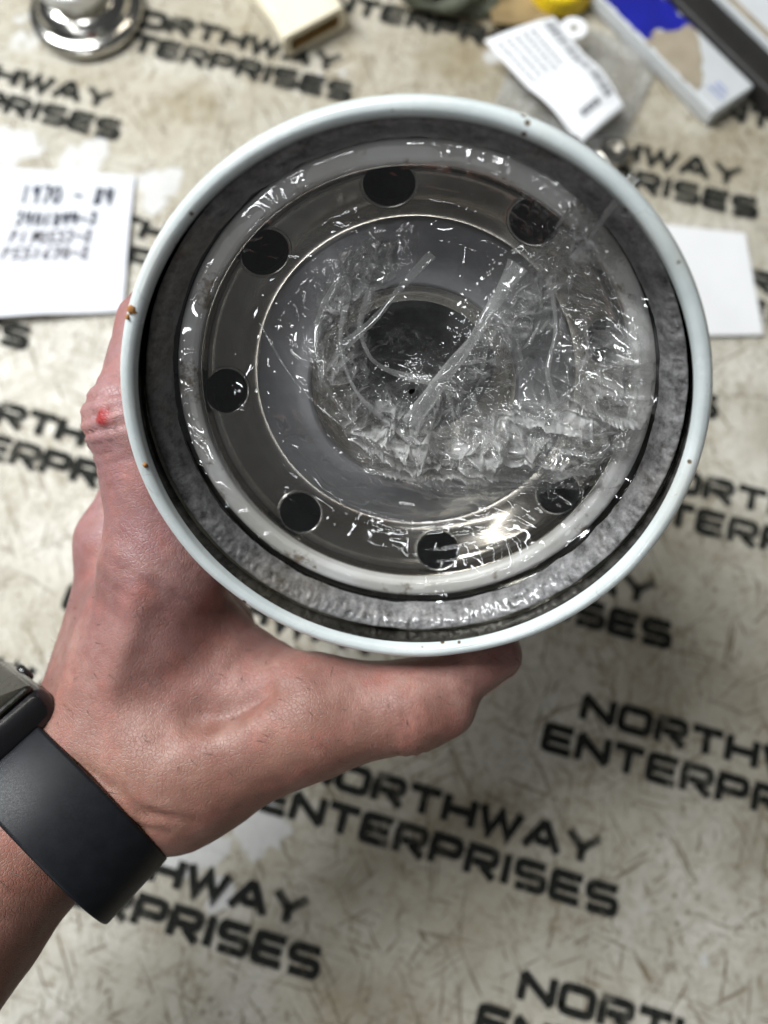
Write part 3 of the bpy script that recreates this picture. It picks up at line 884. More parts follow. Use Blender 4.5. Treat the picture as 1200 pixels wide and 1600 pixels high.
def sdf_all(X, Y, Z):
    X = X.astype(np.float32); Y = Y.astype(np.float32); Z = Z.astype(np.float32)
    def cone(a, b, r1, r2):
        a = np.asarray(a, np.float32); b = np.asarray(b, np.float32); ba = b - a
        q = np.clip(((X - a[0]) * ba[0] + (Y - a[1]) * ba[1] + (Z - a[2]) * ba[2]) / float(ba @ ba), 0, 1)
        return np.sqrt((X - a[0] - q * ba[0]) ** 2 + (Y - a[1] - q * ba[1]) ** 2 + (Z - a[2] - q * ba[2]) ** 2) - (r1 + (r2 - r1) * q)
    def smin(a, b, k):
        h = np.clip(.5 + .5 * (b - a) / k, 0, 1)
        return b + (a - b) * h - k * h * (1 - h)
    L = HL
    def chain(names, rs, k=3.0):
        d = None
        for i in range(len(names) - 1):
            c = cone(L[names[i]], L[names[i + 1]], rs[i], rs[i + 1])
            d = c if d is None else smin(d, c, k)
        return d
    arm = smin(chain(['fa0', 'fa1', 'wra'], [24, 20.5, 16.4], 6), chain(['fb0', 'fb1', 'wrb'], [24, 20.5, 16.0], 6), 12)
    palm = arm
    for a, b, r1, r2 in (('wra', 'i_mcp', 16, 12.4), ('wrm', 'm_mcp', 15.5, 12.4), ('wrb', 'r_mcp', 15, 11.6), ('wrb', 'p_mcp', 14, 10.8)):
        palm = smin(palm, cone(L[a], L[b], r1, r2), 12)
    palm = smin(palm, cone(L['wra'], L['t_cmc'], 15.5, 17.5), 10)
    palm = smin(palm, cone(L['t_cmc'], L['t_mcp'], 18, 14.0), 8)
    palm = smin(palm, cone(L['web0'], L['web1'], 12, 10), 10)
    palm = smin(palm, cone(L['web2'], L['web3'], 6, 6), 10)
    palm = smin(palm, cone(L['hyp0'], L['hyp1'], 16, 13), 12)
    thumb = chain(['t_mcp', 't_ip', 't_mid', 't_tip'], [13.0, 10.4, 6.9, 6.4], 1.8)
    thumb = smin(thumb, cone(L['t_ip'], L['t_ipb'], 9.6, 8.4), 3)
    fingers = []
    for nme, rs in (('i', [12.2, 10.2, 8.7, 7.4]), ('m', [12.2, 10.2, 8.8, 7.6]), ('r', [11.4, 9.6, 8.2, 7.2]), ('p', [10.4, 8.4, 7.2, 6.4])):
        fingers.append(chain([nme + '_mcp', nme + '_pip', nme + '_dip', nme + '_tip'], rs, 2.5))
    # knuckle bulges
    fingers[0] = smin(fingers[0], cone(L['i_pip'], L['i_pip'] + np.array([0.01, 0, 0]), 10.9, 10.9), 3)
    palm = smin(palm, cone(L['i_kn'], L['i_kn'] + np.array([0.01, 0, 0]), 8.5, 8.5), 7)
    palm = smin(palm, cone(L['m_kn'], L['m_kn'] + np.array([0.01, 0, 0]), 8.5, 8.5), 6)
    d = smin(palm, thumb, 7)
    for fg in fingers:
        base = smin(palm, fg, 6)
        d = smin(d, base, 1.2)
    # never inside the can
    px, py, pz = X - FC[0], Y - FC[1], Z - FC[2]
    aa = px * FA[0] + py * FA[1] + pz * FA[2]
    rad = np.sqrt(np.maximum(px * px + py * py + pz * pz - aa * aa, 0))
    cand = np.maximum(np.maximum(rad - 54.0, aa - 106), -aa - 0.2)
    rim = np.sqrt(np.maximum(rad - 53.6, 0) ** 2 + (aa - 2.6) ** 2) - 3.4
    cand = np.minimum(cand, rim)
    c = -cand
    d = np.maximum(d, c) + np.maximum(2.0 - np.abs(d - c), 0) ** 2 / 8.0
    return d

D = sdf_all(GX, GY, GZ)

def surface_nets(D, lo, step):
    ins = D < 0
    nx, ny, nz = D.shape
    cnt = np.zeros((nx - 1, ny - 1, nz - 1), np.uint8)
    for a in (0, 1):
        for b in (0, 1):
            for c in (0, 1):
                cnt += ins[a:nx - 1 + a, b:ny - 1 + b, c:nz - 1 + c]
    act = (cnt > 0) & (cnt < 8)
    idx = np.full(act.shape, -1, np.int64)
    I, J, K = np.nonzero(act)
    idx[I, J, K] = np.arange(len(I))
    acc = np.zeros((len(I), 3)); num = np.zeros(len(I))
    cor = [(a, b, c) for a in (0, 1) for b in (0, 1) for c in (0, 1)]
    vals = {q: D[I + q[0], J + q[1], K + q[2]].astype(float) for q in cor}
    for q in cor:
        for axn in range(3):
            if q[axn] == 0:
                r = list(q); r[axn] = 1; r = tuple(r)
                va, vb = vals[q], vals[r]
                m = (va < 0) != (vb < 0)
                tt = np.where(m, va / np.where(m, va - vb, 1), 0)
                p = np.repeat(np.array(q, float)[None], len(I), 0)
                p[:, axn] = tt
                acc[m] += p[m]; num[m] += 1
    v = lo + step * (np.stack([I, J, K], -1) + acc / num[:, None])
    faces = []
    for axn in range(3):
        sl0 = [slice(None)] * 3; sl1 = [slice(None)] * 3
        sl0[axn] = slice(0, -1); sl1[axn] = slice(1, None)
        A, B = ins[tuple(sl0)], ins[tuple(sl1)]
        ch = A != B
        o1, o2 = [(1, 2), (2, 0), (0, 1)][axn]
        P = np.stack(np.nonzero(ch), -1)
        ok = (P[:, o1] > 0) & (P[:, o2] > 0) & (P[:, o1] < D.shape[o1] - 1) & (P[:, o2] < D.shape[o2] - 1)
        P = P[ok]
        flip = A[tuple(P.T)]
        def at(d1, d2):
            Q = P.copy(); Q[:, o1] -= d1; Q[:, o2] -= d2
            return idx[tuple(Q.T)]
        qd = np.stack([at(1, 1), at(0, 1), at(0, 0), at(1, 0)], -1)
        qd[~flip] = qd[~flip][:, ::-1]
        faces.append(qd)
    return v, np.concatenate(faces)

hv, hf = surface_nets(D, lo, step)
# project precisely onto the surface and get normals
def sdf_pts(p): return sdf_all(p[:, 0], p[:, 1], p[:, 2])
def grad(p, e=.35):
    g = np.stack([sdf_pts(p + np.array(o) * e) - sdf_pts(p - np.array(o) * e) for o in ((1, 0, 0), (0, 1, 0), (0, 0, 1))], -1)
    return g / (np.linalg.norm(g, axis=1)[:, None] + 1e-9)
for _ in range(2):
    g = grad(hv)
    inside = np.all((hv > lo + 2.5) & (hv < hi - 4), axis=1)
    hv = hv - g * sdf_pts(hv)[:, None] * .8 * inside[:, None]
g = grad(hv)
# relief: knuckle wrinkles, wrist lines, veins, soft unevenness
disp = 0.35 * fbm(hv[:, 0] / 16, hv[:, 1] / 16, hv[:, 2] / 16, seed=61, oct=3) + 0.10 * fbm(hv[:, 0] / 3.2, hv[:, 1] / 3.2, hv[:, 2] / 3.2, seed=62, oct=3)
def wrinkles(centre, axis, lam, extent, amp, seed):
    a = np.asarray(axis, float); a /= np.linalg.norm(a)
    q = hv - centre
    s = q @ a + .8 * fbm(hv[:, 0] / 6, hv[:, 1] / 6, hv[:, 2] / 6, seed=seed, oct=2)
    w = np.exp(-(np.linalg.norm(q, axis=1) / (extent * 1.7)) ** 4) * np.exp(-(s / extent) ** 2)
    return -amp * w * (1 - np.abs(np.sin(np.pi * s / lam))) ** 2.2
disp += wrinkles(HL['i_pip'] + np.array([-6, 0, 5]), HL['i_mcp'] - HL['i_pip'], 3.6, 8.5, 1.5, 5)
disp += wrinkles(HL['i_pip'] + np.array([-4, -8, 3]), HL['i_mcp'] - HL['i_pip'], 2.6, 7, .9, 6)
disp += wrinkles(HL['t_ip'] + np.array([0, -8, 4]), HL['t_ip'] - HL['t_mcp'], 3.0, 6, .8, 7)
disp += wrinkles(HL['i_kn'] + np.array([6, -6, 4]), np.array([.5, .8, .2]), 5.0, 10, .5, 9)
disp += wrinkles(HL['web1'], np.array([.8, -.5, .2]), 5.0, 12, .5, 10)
def groove(pts, w, amp, seed):
    p = np.array(pts, float); dmin = np.full(len(hv), 1e9); along = np.zeros(len(hv))
    for i_, (a_, b_) in enumerate(zip(p[:-1], p[1:])):
        ba_ = b_ - a_; qq = hv + 1.2 * np.stack([vnoise(hv[:, 0] / 7, hv[:, 1] / 7, hv[:, 2] / 7, seed=seed + c_) for c_ in range(3)], -1)
        t_ = np.clip(((qq - a_) @ ba_) / (ba_ @ ba_), 0, 1)
        # distance measured across the line, ignoring the viewing depth of the guide points
        r_ = qq - a_ - t_[:, None] * ba_
        dd_ = np.linalg.norm(r_, axis=1)
        al_ = (i_ + t_) / (len(p) - 1)
        m_ = dd_ < dmin
        dmin = np.where(m_, dd_, dmin); along = np.where(m_, al_, along)
    return -amp * np.exp(-(dmin / w) ** 2) * np.sin(np.pi * np.clip(along, .04, .96)) ** .6
def on_skin(p, e=0.0):
    p = np.array(p, float)[None]
    for _ in range(30):
        p = p - grad(p) * sdf_pts(p)[:, None] * .7
    return p[0]
for k0, n_, w_, am_ in (('cr', 4, 4.4, 4.2), ('cwa', 4, 1.4, 1.5), ('cwb', 4, 1.1, 1.0), ('ten', 4, 3.0, -1.5)):
    disp += groove([on_skin(HL[k0 + str(q_)]) for q_ in range(n_)], w_, am_, 80)
hv = hv + g * disp[:, None]
scab_c = on_skin(HL['scab'])
sc_d = np.linalg.norm((hv - scab_c) * np.array([1, .75, 1]), axis=1) + .6 * fbm(hv[:, 0] / 3, hv[:, 1] / 3, hv[:, 2] / 3, seed=71, oct=2)
scab = sstep(2.1, 0.8, sc_d)
hv = hv + g * (0.35 * scab)[:, None]
pink = sstep(-25, 45, hv[:, 1] + 8 * fbm(hv[:, 0] / 20, hv[:, 1] / 20, hv[:, 2] / 20, seed=72, oct=3)) 
hand = mesh("person", hv, hf, M_SKIN, None, attrs=dict(scab=scab, pink=pink))
tag(hand, "bare left hand and forearm gripping the filter, small red scab on the index knuckle", "person")

# fine short hairs on the forearm and the back of the hand
r_h = np.random.default_rng(91)
cand = np.nonzero((g @ np.array([-.55, .2, .8]) > .15) & ((hv[:, 1] < 25)))[0]
pick = r_h.choice(cand, 420, replace=False)
hd = HL['fa_dir'] / np.linalg.norm(HL['fa_dir'])
vf = VF()
for k_ in pick:
    p_, n_ = hv[k_], g[k_]
    tdir = np.cross(n_, hd); tdir /= np.linalg.norm(tdir) + 1e-9
    d_ = -tdir * r_h.uniform(.4, 1) + hd * r_h.normal() * .6 + n_ * .55
    d_ /= np.linalg.norm(d_)
    L_ = r_h.uniform(2.5, 5.5) * (1.0 if p_[1] < -25 else .6)
    sd_ = np.cross(d_, n_); sd_ /= np.linalg.norm(sd_) + 1e-9
    pts_ = [p_ + d_ * L_ * q_ - n_ * (L_ * .22 * q_ * q_) for q_ in (0, .35, .7, 1)]
    vv_ = []
    for q_, pt_ in enumerate(pts_):
        w_ = .055 * (1 - q_ / 3.3)
        vv_ += [pt_ + sd_ * w_, pt_ - sd_ * w_]
    vf.add(vv_, [(2 * q_, 2 * q_ + 1, 2 * q_ + 3, 2 * q_ + 2) for q_ in range(3)])
M_HAIR = simple("body_hair", (0.05, 0.03, 0.02), 0.5, 0, 0.2, 100, 0.0)
tag(mesh("hair", vf.v, vf.f, M_HAIR, hand), None, kind="stuff")

def nail(tip, prev, up, L_, W_):
    tip, prev, up = (np.asarray(q, float) for q in (tip, prev, up))
    ax_ = tip - prev; ax_ /= np.linalg.norm(ax_)
    up = up - ax_ * (up @ ax_); up /= np.linalg.norm(up)
    sd = np.cross(ax_, up)
    n1, n2 = 10, 11
    ii, jj = np.meshgrid(np.arange(n1) / (n1 - 1), np.arange(n2) / (n2 - 1), indexing='ij')
    aa_ = ((ii - .62) * L_).ravel(); bb_ = ((jj - .5) * 2).ravel()
    tp_ = 1 - .25 * np.maximum(0, ii.ravel() - .6) * np.abs(bb_)
    q = tip + np.outer(aa_, ax_) + np.outer(bb_ * W_ * tp_, sd) + up * 14
    for _ in range(24):
        q = q - up * (np.clip(sdf_pts(q), 0, 14) * .8)[:, None]
    vs_ = np.concatenate([q + np.outer(h0 + .15 - .25 * bb_ ** 2, up) for h0 in (.5, 0.0)])
    top = grid_faces(n1, n2); bot = grid_faces(n1, n2)[:, ::-1] + n1 * n2
    m_ = n1 * n2
    border = [(i, 0) for i in range(n1)] + [(n1 - 1, j) for j in range(1, n2)] + [(i, n2 - 1) for i in range(n1 - 2, -1, -1)] + [(0, j) for j in range(n2 - 2, 0, -1)]
    bi = [i * n2 + j for i, j in border]
    side = [(bi[k], bi[(k + 1) % len(bi)], bi[(k + 1) % len(bi)] + m_, bi[k] + m_) for k in range(len(bi))]
    mesh("fingernail", vs_, top.tolist() + bot.tolist() + side, M_NAIL, hand)
def radial_out(p):
    q = p - FC; q = q - FA * (q @ FA); return q / np.linalg.norm(q)
nail(HL['t_tip'], HL['t_mid'], radial_out(HL['t_tip']) + .15 * FA, 11, 5.2)
for k_ in 'imrp':
    nail(HL[k_ + '_tip'], HL[k_ + '_dip'], radial_out(HL[k_ + '_tip']), 10 if k_ != 'p' else 8, 4.6 if k_ != 'p' else 3.8)

# ------------------------------------------------------------------ wristwatch
Wc = HL['watch']                                     # arm axis at the strap
Wx = HL['fa_dir'] / np.linalg.norm(HL['fa_dir'])     # along the arm towards the hand
Wd = HL['dorsal'] - Wx * (HL['dorsal'] @ Wx); Wd /= np.linalg.norm(Wd)
Ws = np.cross(Wd, Wx)
watch = empty("wristwatch", (0, 0, 0))
tag(watch, "black smartwatch with smooth rubber strap worn round the wrist", "watch")
na = 160
angs = np.linspace(0, 2 * np.pi, na, endpoint=False)
dirs = np.cos(angs)[:, None] * Wd + np.sin(angs)[:, None] * Ws
def reach(off):
    q = Wc + Wx * off + dirs * 60
    for _ in range(40):
        q = q - dirs * np.clip(sdf_pts(q), 0, 10)[:, None] * .85
    return np.linalg.norm(q - Wc - Wx * off, axis=1)
rad_s = np.maximum.reduce([reach(o_) for o_ in (-9, -4, 0, 4, 8)])
kern = np.ones(13) / 13
rad_s = np.convolve(np.r_[rad_s[-6:], rad_s, rad_s[:6]], kern, 'valid') + .5
w2, th_ = 9.0, 1.8
sect = fillet([(-w2, 0), (w2, 0), (w2, th_), (-w2, th_)], .9, 3, True)
sv = []
for a_i in range(na):
    for (o_, h_) in sect:
        sv.append(Wc + Wx * o_ + dirs[a_i] * (rad_s[a_i] + h_))
ff = []
nsx = len(sect)
for i in range(na):
    for j in range(nsx):
        ff.append((i * nsx + j, i * nsx + (j + 1) % nsx, ((i + 1) % na) * nsx + (j + 1) % nsx, ((i + 1) % na) * nsx + j))
mesh("strap", sv, ff, M_RUBBER, watch)
rtop = rad_s[0] + 1.2
def wl(v_):   # watch local (along strap, along arm, out) -> world
    v_ = np.asarray(v_, float)
    return Wc + v_[:, :1] * Ws + v_[:, 1:2] * Wx + (v_[:, 2:3] + rtop) * Wd
v, f = box_vf(-18.5, 18.5, -15.0, 15.0, -2.5, 7.0, 3.4)
mesh("case", wl(v), f, M_CASE, watch)
v, f = box_vf(-16.8, 16.8, -13.4, 13.4, 5.6, 8.4, 1.4)
mesh("screen", wl(v), f, M_SCREEN, watch)
prof = fillet([(0.05, 1.5), (2.0, 1.5), (2.5, 1.1), (2.5, 0), (2.0, -.6)], .4, 3)
cv, cf = lathe(prof, 32)
cv = np.stack([cv[:, 0] + 8, 14.8 + cv[:, 2], cv[:, 1] + 2.6], -1)
mesh("crown", wl(cv), cf, M_CASE, watch)

# ------------------------------------------------------------------ things lying on the sheet
def sheet(name, corners, mat, z0=0.35, curl=1.0, seed=0, n=24, thick=0.25, parent=None):
    """a thin closed sheet from four corners (tl, tr, br, bl), gently curled"""
    tl, tr, br, bl = [np.array(c, float) for c in corners]
    u, w = np.meshgrid(np.linspace(0, 1, n), np.linspace(0, 1, n), indexing='ij')
    p = ((1 - u) * (1 - w))[..., None] * tl + (u * (1 - w))[..., None] * tr + (u * w)[..., None] * br + ((1 - u) * w)[..., None] * bl
    z = z0 + curl * (.5 + .5 * fbm(u * 2.2, w * 2.2, seed=seed, oct=2)) * (.3 + .7 * w)
    top = np.concatenate([p, (z + thick)[..., None]], -1).reshape(-1, 3)
    bot = np.concatenate([p, z[..., None]], -1).reshape(-1, 3)
    f = grid_faces(n, n)
    m_ = n * n
    bi = [i * n for i in range(n)] + [(n - 1) * n + j for j in range(1, n)] + [i * n + n - 1 for i in range(n - 2, -1, -1)] + list(range(n - 2, 0, -1))
    side = [(bi[k], bi[(k + 1) % len(bi)], bi[(k + 1) % len(bi)] + m_, bi[k] + m_) for k in range(len(bi))]
    faces = f[:, ::-1].tolist() + (f + m_).tolist() + side
    o = mesh(name, np.concatenate([top, bot]), faces, mat, parent)
    try: o.data.set_sharp_from_angle(angle=math.radians(50))
    except Exception: pass
    def at(a, b):
        q = ((1 - a) * (1 - b)) * tl + (a * (1 - b)) * tr + (a * b) * br + ((1 - a) * b) * bl
        zz_ = z0 + curl * (.5 + .5 * float(fbm(np.array([a * 2.2]), np.array([b * 2.2]), seed=seed, oct=2)[0])) * (.3 + .7 * b) + thick
        return np.array([q[0], q[1], zz_ + .45])
    return o, at

note, nat = sheet("paper_note", [(-197, 250), (-119, 245), (-118.5, 173.5), (-196, 168)], M_PAPER, .3, 3.0, 3)
tag(note, "white paper note with handwritten part numbers lying left of the filter", "note")
DG = {
    '0': [[(.5, 1), (.1, .7), (.1, .25), (.45, 0), (.85, .3), (.85, .75), (.5, 1)]],
    '1': [[(.5, 1), (.38, 0)]],
    '2': [[(.1, .8), (.5, 1), (.85, .75), (.1, 0), (.95, .05)]],
    '3': [[(.1, 1), (.85, .95), (.4, .58), (.9, .3), (.45, 0), (.05, .1)]],
    '4': [[(.15, 1), (.05, .45), (.85, .5)], [(.75, 1), (.6, 0)]],
    '5': [[(.9, 1), (.2, 1), (.15, .6), (.75, .55), (.8, .15), (.1, 0)]],
    '6': [[(.8, 1), (.2, .5), (.2, .1), (.7, 0), (.8, .35), (.2, .42)]],
    '7': [[(.05, .95), (.9, 1), (.4, 0)]],
    '8': [[(.5, .52), (.1, .8), (.5, 1), (.85, .78), (.1, .2), (.5, 0), (.9, .25), (.5, .52)]],
    '9': [[(.85, .85), (.45, 1), (.12, .75), (.45, .5), (.85, .85), (.6, 0)]],
    'B': [[(.3, 1), (.1, 0)], [(.3, 1), (.85, .85), (.3, .55), (.8, .25), (.1, 0)]],
    'P': [[(.3, 1), (.1, 0)], [(.3, 1), (.9, .8), (.25, .5)]],
    '-': [[(.05, .5), (.95, .5)]], ' ': [],
}
def handwrite(parent, at, text, x, y, cw, ch, mat, w, seed, asp):
    r = np.random.default_rng(seed)
    vf = VF()
    q = 0
    for c in text:
        for st in DG[c]:
            pts = [np.array([x + (a + .18 * b) * cw + r.normal() * .0012, y - b * ch + r.normal() * .002]) for a, b in st]
            pp = fillet(pts, .01, 3) if len(pts) > 2 else pts
            pp = [np.asarray(a_) + (np.asarray(b_) - np.asarray(a_)) * f_ for a_, b_ in zip(pp[:-1], pp[1:]) for f_ in (0, .25, .5, .75)] + [np.asarray(pp[-1])]
            P3 = [at(p[0], p[1]) for p in pp]
            for k in range(len(P3) - 1):
                a0_, b0_ = P3[k][:2], P3[k + 1][:2]
                ex_ = (b0_ - a0_) / (np.linalg.norm(b0_ - a0_) + 1e-9) * w * .35
                vv, f2 = ribbon([a0_ - ex_, b0_ + ex_], w)
                vf.add([(a, b, P3[k + kk // 2][2] + .0015 * q) for kk, (a, b, _) in enumerate(vv)], f2)
                q += 1
        x += cw * 1.28
    return mesh("handwriting", vf.v, vf.f, mat, parent, smooth=False)
handwrite(note, nat, "1970 - B4", .32, .235, .050, .12, M_PENCIL, 1.35, 1, 1)
handwrite(note, nat, "3401844-3", .30, .385, .044, .085, M_PENCIL, 1.15, 2, 1)
handwrite(note, nat, "P110533-2", .28, .505, .044, .08, M_PENCIL2, 1.1, 3, 1)
handwrite(note, nat, "P551670-2", .25, .62, .046, .08, M_PENCIL2, 1.1, 4, 1)

card, _ = sheet("blank_card", [(88, 224), (169, 214), (171, 162), (90, 160)], M_CARD, .3, 1.6, 9, 16, .35)
tag(card, "blank white card lying to the right of the filter rim", "card")

# polished metal fitting
fit_o = empty("metal_fitting", (-150, 340, 0))
tag(fit_o, "round polished metal fitting with a stepped pale cap standing on the sheet", "fitting")
prof = fillet([(0.1, .2), (27.0, .2), (28.6, 2.0), (28.6, 4.5), (26.5, 6.2), (23.5, 7.0), (22.0, 10.0), (18.4, 12.5), (14.0, 14.0), (14, 19.0)], 1.0, 4)
v, f = lathe(prof, 120); mesh("base_flange", v, f, M_CHROME, fit_o)
prof = fillet([(13.8, 17), (17.4, 18), (18.0, 19.0), (18.0, 24.4), (16.8, 25.6), (8.2, 25.8), (7.6, 25.0), (5.8, 25.0), (5.4, 27.6), (.1, 28.0)], .7, 4)
v, f = lathe(prof, 120); mesh("cap", v, f, M_ZINCTOP, fit_o)

# folded cream felt sleeve
def slab_loop(name, length, w, h, th, mat, parent=None):
    outer = fillet([(-w / 2, 0), (w / 2, 0), (w / 2 + 1, h / 2), (w / 2, h), (-w / 2, h), (-w / 2 - 1, h / 2)], h * .42, 5, True)
    inner = fillet([(-w / 2 + th, th), (w / 2 - th, th), (w / 2 - th, h - th), (-w / 2 + th, h - th)], h * .15, 5, True)
    return outer, inner
sl = empty("felt_sleeve", (-34, 322, 0), Matrix.Rotation(math.radians(29), 3, 'Z'))
tag(sl, "folded cream felt sleeve open at one end, above the filter rim", "sleeve")
outer, inner = slab_loop("", 60, 34, 13, 3.0, None)
nseg = 18
def extr(loop_, L0, L1, sag, flip, jit):
    vv = []
    for i in range(nseg):
        y_ = L0 + (L1 - L0) * i / (nseg - 1)
        for (a, b) in loop_:
            vv.append((a * (1 + .05 * i / nseg) + .8 * math.sin(i * .5), y_ + 1.2 * math.sin(a * .16), max(.2, b * (1 + .015 * math.sin(i * .35 + a * .1))) + .25))
    f2 = grid_faces(nseg, len(loop_), True)
    return np.array(vv), (f2[:, ::-1] if flip else f2)
vo, fo = extr(outer, 0, 78, 0, True, 0)
ob = mesh("outer_layer", vo, fo, M_CREAM, sl)
vi, fi = extr(inner, 0, 78, 0, False, 0)
mesh("lining", vi, fi, M_CREAMIN, sl)
# the thick open lip
lip = VF()
k_in = [min(range(len(inner)), key=lambda q: (inner[q][0] - a[0]) ** 2 + (inner[q][1] - a[1]) ** 2) for a in outer]
no = len(outer)
lv = [tuple(vo[i]) for i in range(no)] + [tuple(vi[k_in[i]]) for i in range(no)]
lf = [(i, (i + 1) % no, no + (i + 1) % no, no + i) for i in range(no)]
mesh("open_lip", lv, lf, M_CREAM, sl)

# crumpled grey-green rag, brown card scrap, yellow cap
def lump(name, centre, sx, sy, sz, mat, seed, n=40, rough=.28, rz=0.0):
    u, w = np.meshgrid(np.linspace(0, 1, n), np.linspace(0, 2 * np.pi, n * 2, endpoint=False), indexing='ij')
    ph = u * np.pi
    x, y, z = np.sin(ph) * np.cos(w), np.sin(ph) * np.sin(w), np.cos(ph)
    sq = lambda q, e: np.sign(q) * np.abs(q) ** e
    x, y, z = sq(x, .7), sq(y, .7), sq(z, .6)
    k = 1 + rough * fbm(x * 1.6 + 5, y * 1.6, z * 1.6, seed=seed, oct=4)
    x, y, z = x * k * sx, y * k * sy, z * k * sz
    c_, s_ = math.cos(rz), math.sin(rz)
    vv = np.stack([centre[0] + c_ * x - s_ * y, centre[1] + s_ * x + c_ * y, np.maximum(z + sz * .8, .3)], -1).reshape(-1, 3)
    return mesh(name, vv, grid_faces(n, n * 2, True), mat)
rag = lump("shop_rag", (34, 356), 24, 18, 9, M_GREEN, 5, rz=.1)
tag(rag, "crumpled grey-green shop rag at the top edge beyond the filter", "rag")
brn, _ = sheet("card_scrap", [(52, 372), (88, 366), (84, 334), (54, 330)], M_BROWN, .3, 3.0, 12, 20, .8)
tag(brn, "grubby brown cardboard scrap between the rag and the plastic bag", "cardboard")
prof = fillet([(.1, .3), (15.5, .3), (16.2, 1.6), (15.8, 9.0), (14.6, 10.6), (10.5, 11.0), (9.8, 9.6), (.1, 9.6)], .8, 4)
v, f = lathe(prof, 96)
t_ = np.arctan2(v[:, 1], v[:, 0]); rr2 = np.hypot(v[:, 0], v[:, 1])
k = np.where((rr2 > 15) & (v[:, 2] > 1) & (v[:, 2] < 10), 1 + .018 * np.sign(np.sin(t_ * 32)), 1)
v[:, 0] *= k; v[:, 1] *= k
cap = empty("yellow_cap", (90, 353, 0))
tag(cap, "bright yellow plastic cap at the top edge beside the blue carton", "cap")
mesh("cap_body", v, f, M_YELLOW, cap)

# clear bag with folded label
bag = empty("parts_bag", (88, 283, 0))
tag(bag, "small clear plastic parts bag with a folded white barcode label", "bag")
n = 150
gx, gy = np.meshgrid(np.linspace(-1, 1, n), np.linspace(-1, 1, n), indexing='ij')
a_ = math.radians(-24)
ca, sa = math.cos(a_), math.sin(a_)
def bag_z(X, Y):
    e_ = np.clip(1 - X ** 4, 0, 1) * np.clip(1 - Y ** 4, 0, 1)
    return .7 + e_ ** .6 * (5.5 + 2.0 * fbm(X * 2, Y * 2, seed=81, oct=3) + 5 * np.exp(-((X - .35) ** 2 + (Y + .45) ** 2) / .12)) + e_ * 4.0 * crumple(X * 20, Y * 20, 8, 83)
bz = bag_z(gx, gy)
X_, Y_ = gx * 33 * (1 + .05 * gy), gy * 50 * (1 + .04 * gx)
vt = np.stack([ca * X_ - sa * Y_, sa * X_ + ca * Y_, bz], -1).reshape(-1, 3)
vb = vt.copy(); vb[:, 2] = .45
fg = grid_faces(n, n)
hz = np.full(n * n, .28) + .25 * np.clip(fbm(gx * 4, gy * 4, seed=88, oct=3), 0, 1).ravel()
mesh("bag_film", np.concatenate([vt, vb]), np.concatenate([fg[:, ::-1], fg + n * n]), M_BAG, bag, attrs=dict(haze=np.concatenate([hz, hz * .3])))
# label: a folded paper panel on the bag
def lab_pt(u, w):
    x = -40 + 62 * u; y = -28 + 58 * w
    z = 13.2 + 1.5 * math.sin(u * 3.0) + 5.0 * max(0, .45 - w) ** 1.0 * 1.2 + 1.0 * math.sin(w * 5)
    return np.array([x * math.cos(.42) - y * math.sin(.42) * 1.0, x * math.sin(.42) + y * math.cos(.42), z])
LP = [np.array([48 - 88, 322 - 290]), np.array([84 - 88, 336 - 290]), np.array([114 - 88, 288 - 290]), np.array([90 - 88, 266 - 290])]
LP = [p * 0.94 + np.array([-2, -3]) for p in LP]
def lab(u, w, dz=0):
    p = (1 - u) * (1 - w) * LP[0] + u * (1 - w) * LP[1] + u * w * LP[2] + (1 - u) * w * LP[3]
    z = 14.0 + 1.6 * math.sin(u * 2.6) + (2.6 * math.sin(max(0, w - .5) * 6.3) if w > .5 else 0) - 1.2 * w + dz
    return (p[0], p[1], z)
nl = 30
lv = [lab(i / (nl - 1), j / (nl - 1)) for i in range(nl) for j in range(nl)]
lb = [(a, b, c - .3) for a, b, c in lv]
lf = grid_faces(nl, nl)
label = mesh("paper_label", lv + lb, np.concatenate([lf[:, ::-1], lf + nl * nl]), M_LABEL, bag)
vf = VF()
r = np.random.default_rng(4)
w_ = .04
while w_ < .93:
    bw = r.choice([.008, .008, .014, .022])
    p = [lab(.78, w_, .18), lab(.95, w_, .18), lab(.95, w_ + bw, .18), lab(.78, w_ + bw, .18)]
    vf.add(p, [(0, 1, 2, 3)])
    w_ += bw + r.choice([.008, .012, .02])
tag(mesh("barcode", vf.v, vf.f, M_GREYINK, label, smooth=False), None, kind="stuff")
vf = VF()
for row in range(5):
    u0 = .10 + .12 * row
    w_ = .06
    while w_ < .48:
        ln = r.uniform(.02, .05)
        vf.add([lab(u0, w_, .18), lab(u0 + .045, w_, .18), lab(u0 + .045, w_ + ln, .18), lab(u0, w_ + ln, .18)], [(0, 1, 2, 3)])
        w_ += ln + .014
for k in range(4):
    vf.add([lab(.30 + .1 * k, .90, .2), lab(.38 + .1 * k, .90, .2), lab(.38 + .1 * k, .955, .2), lab(.30 + .1 * k, .955, .2)], [(0, 1, 2, 3)])
tag(mesh("label_print", vf.v, vf.f, M_GREYINK, label, smooth=False), None, kind="stuff")
# folded flap standing along the lower edge
fl = []
for i in range(16):
    u = .05 + .95 * i / 15
    for j in range(8):
        q = j / 7
        p = np.array(lab(u, 1.0)); p2 = np.array(lab(u, .9)); dirn = (p - p2); dirn[2] = 0; dirn /= np.linalg.norm(dirn)
        fl.append(p + dirn * 5.5 * math.sin(q * 2.4) + np.array([0, 0, 1]) * (-2.2 + 2.2 * math.cos(q * 2.4)))
mesh("label_flap", fl, grid_faces(16, 8)[:, ::-1], M_LABEL, bag)
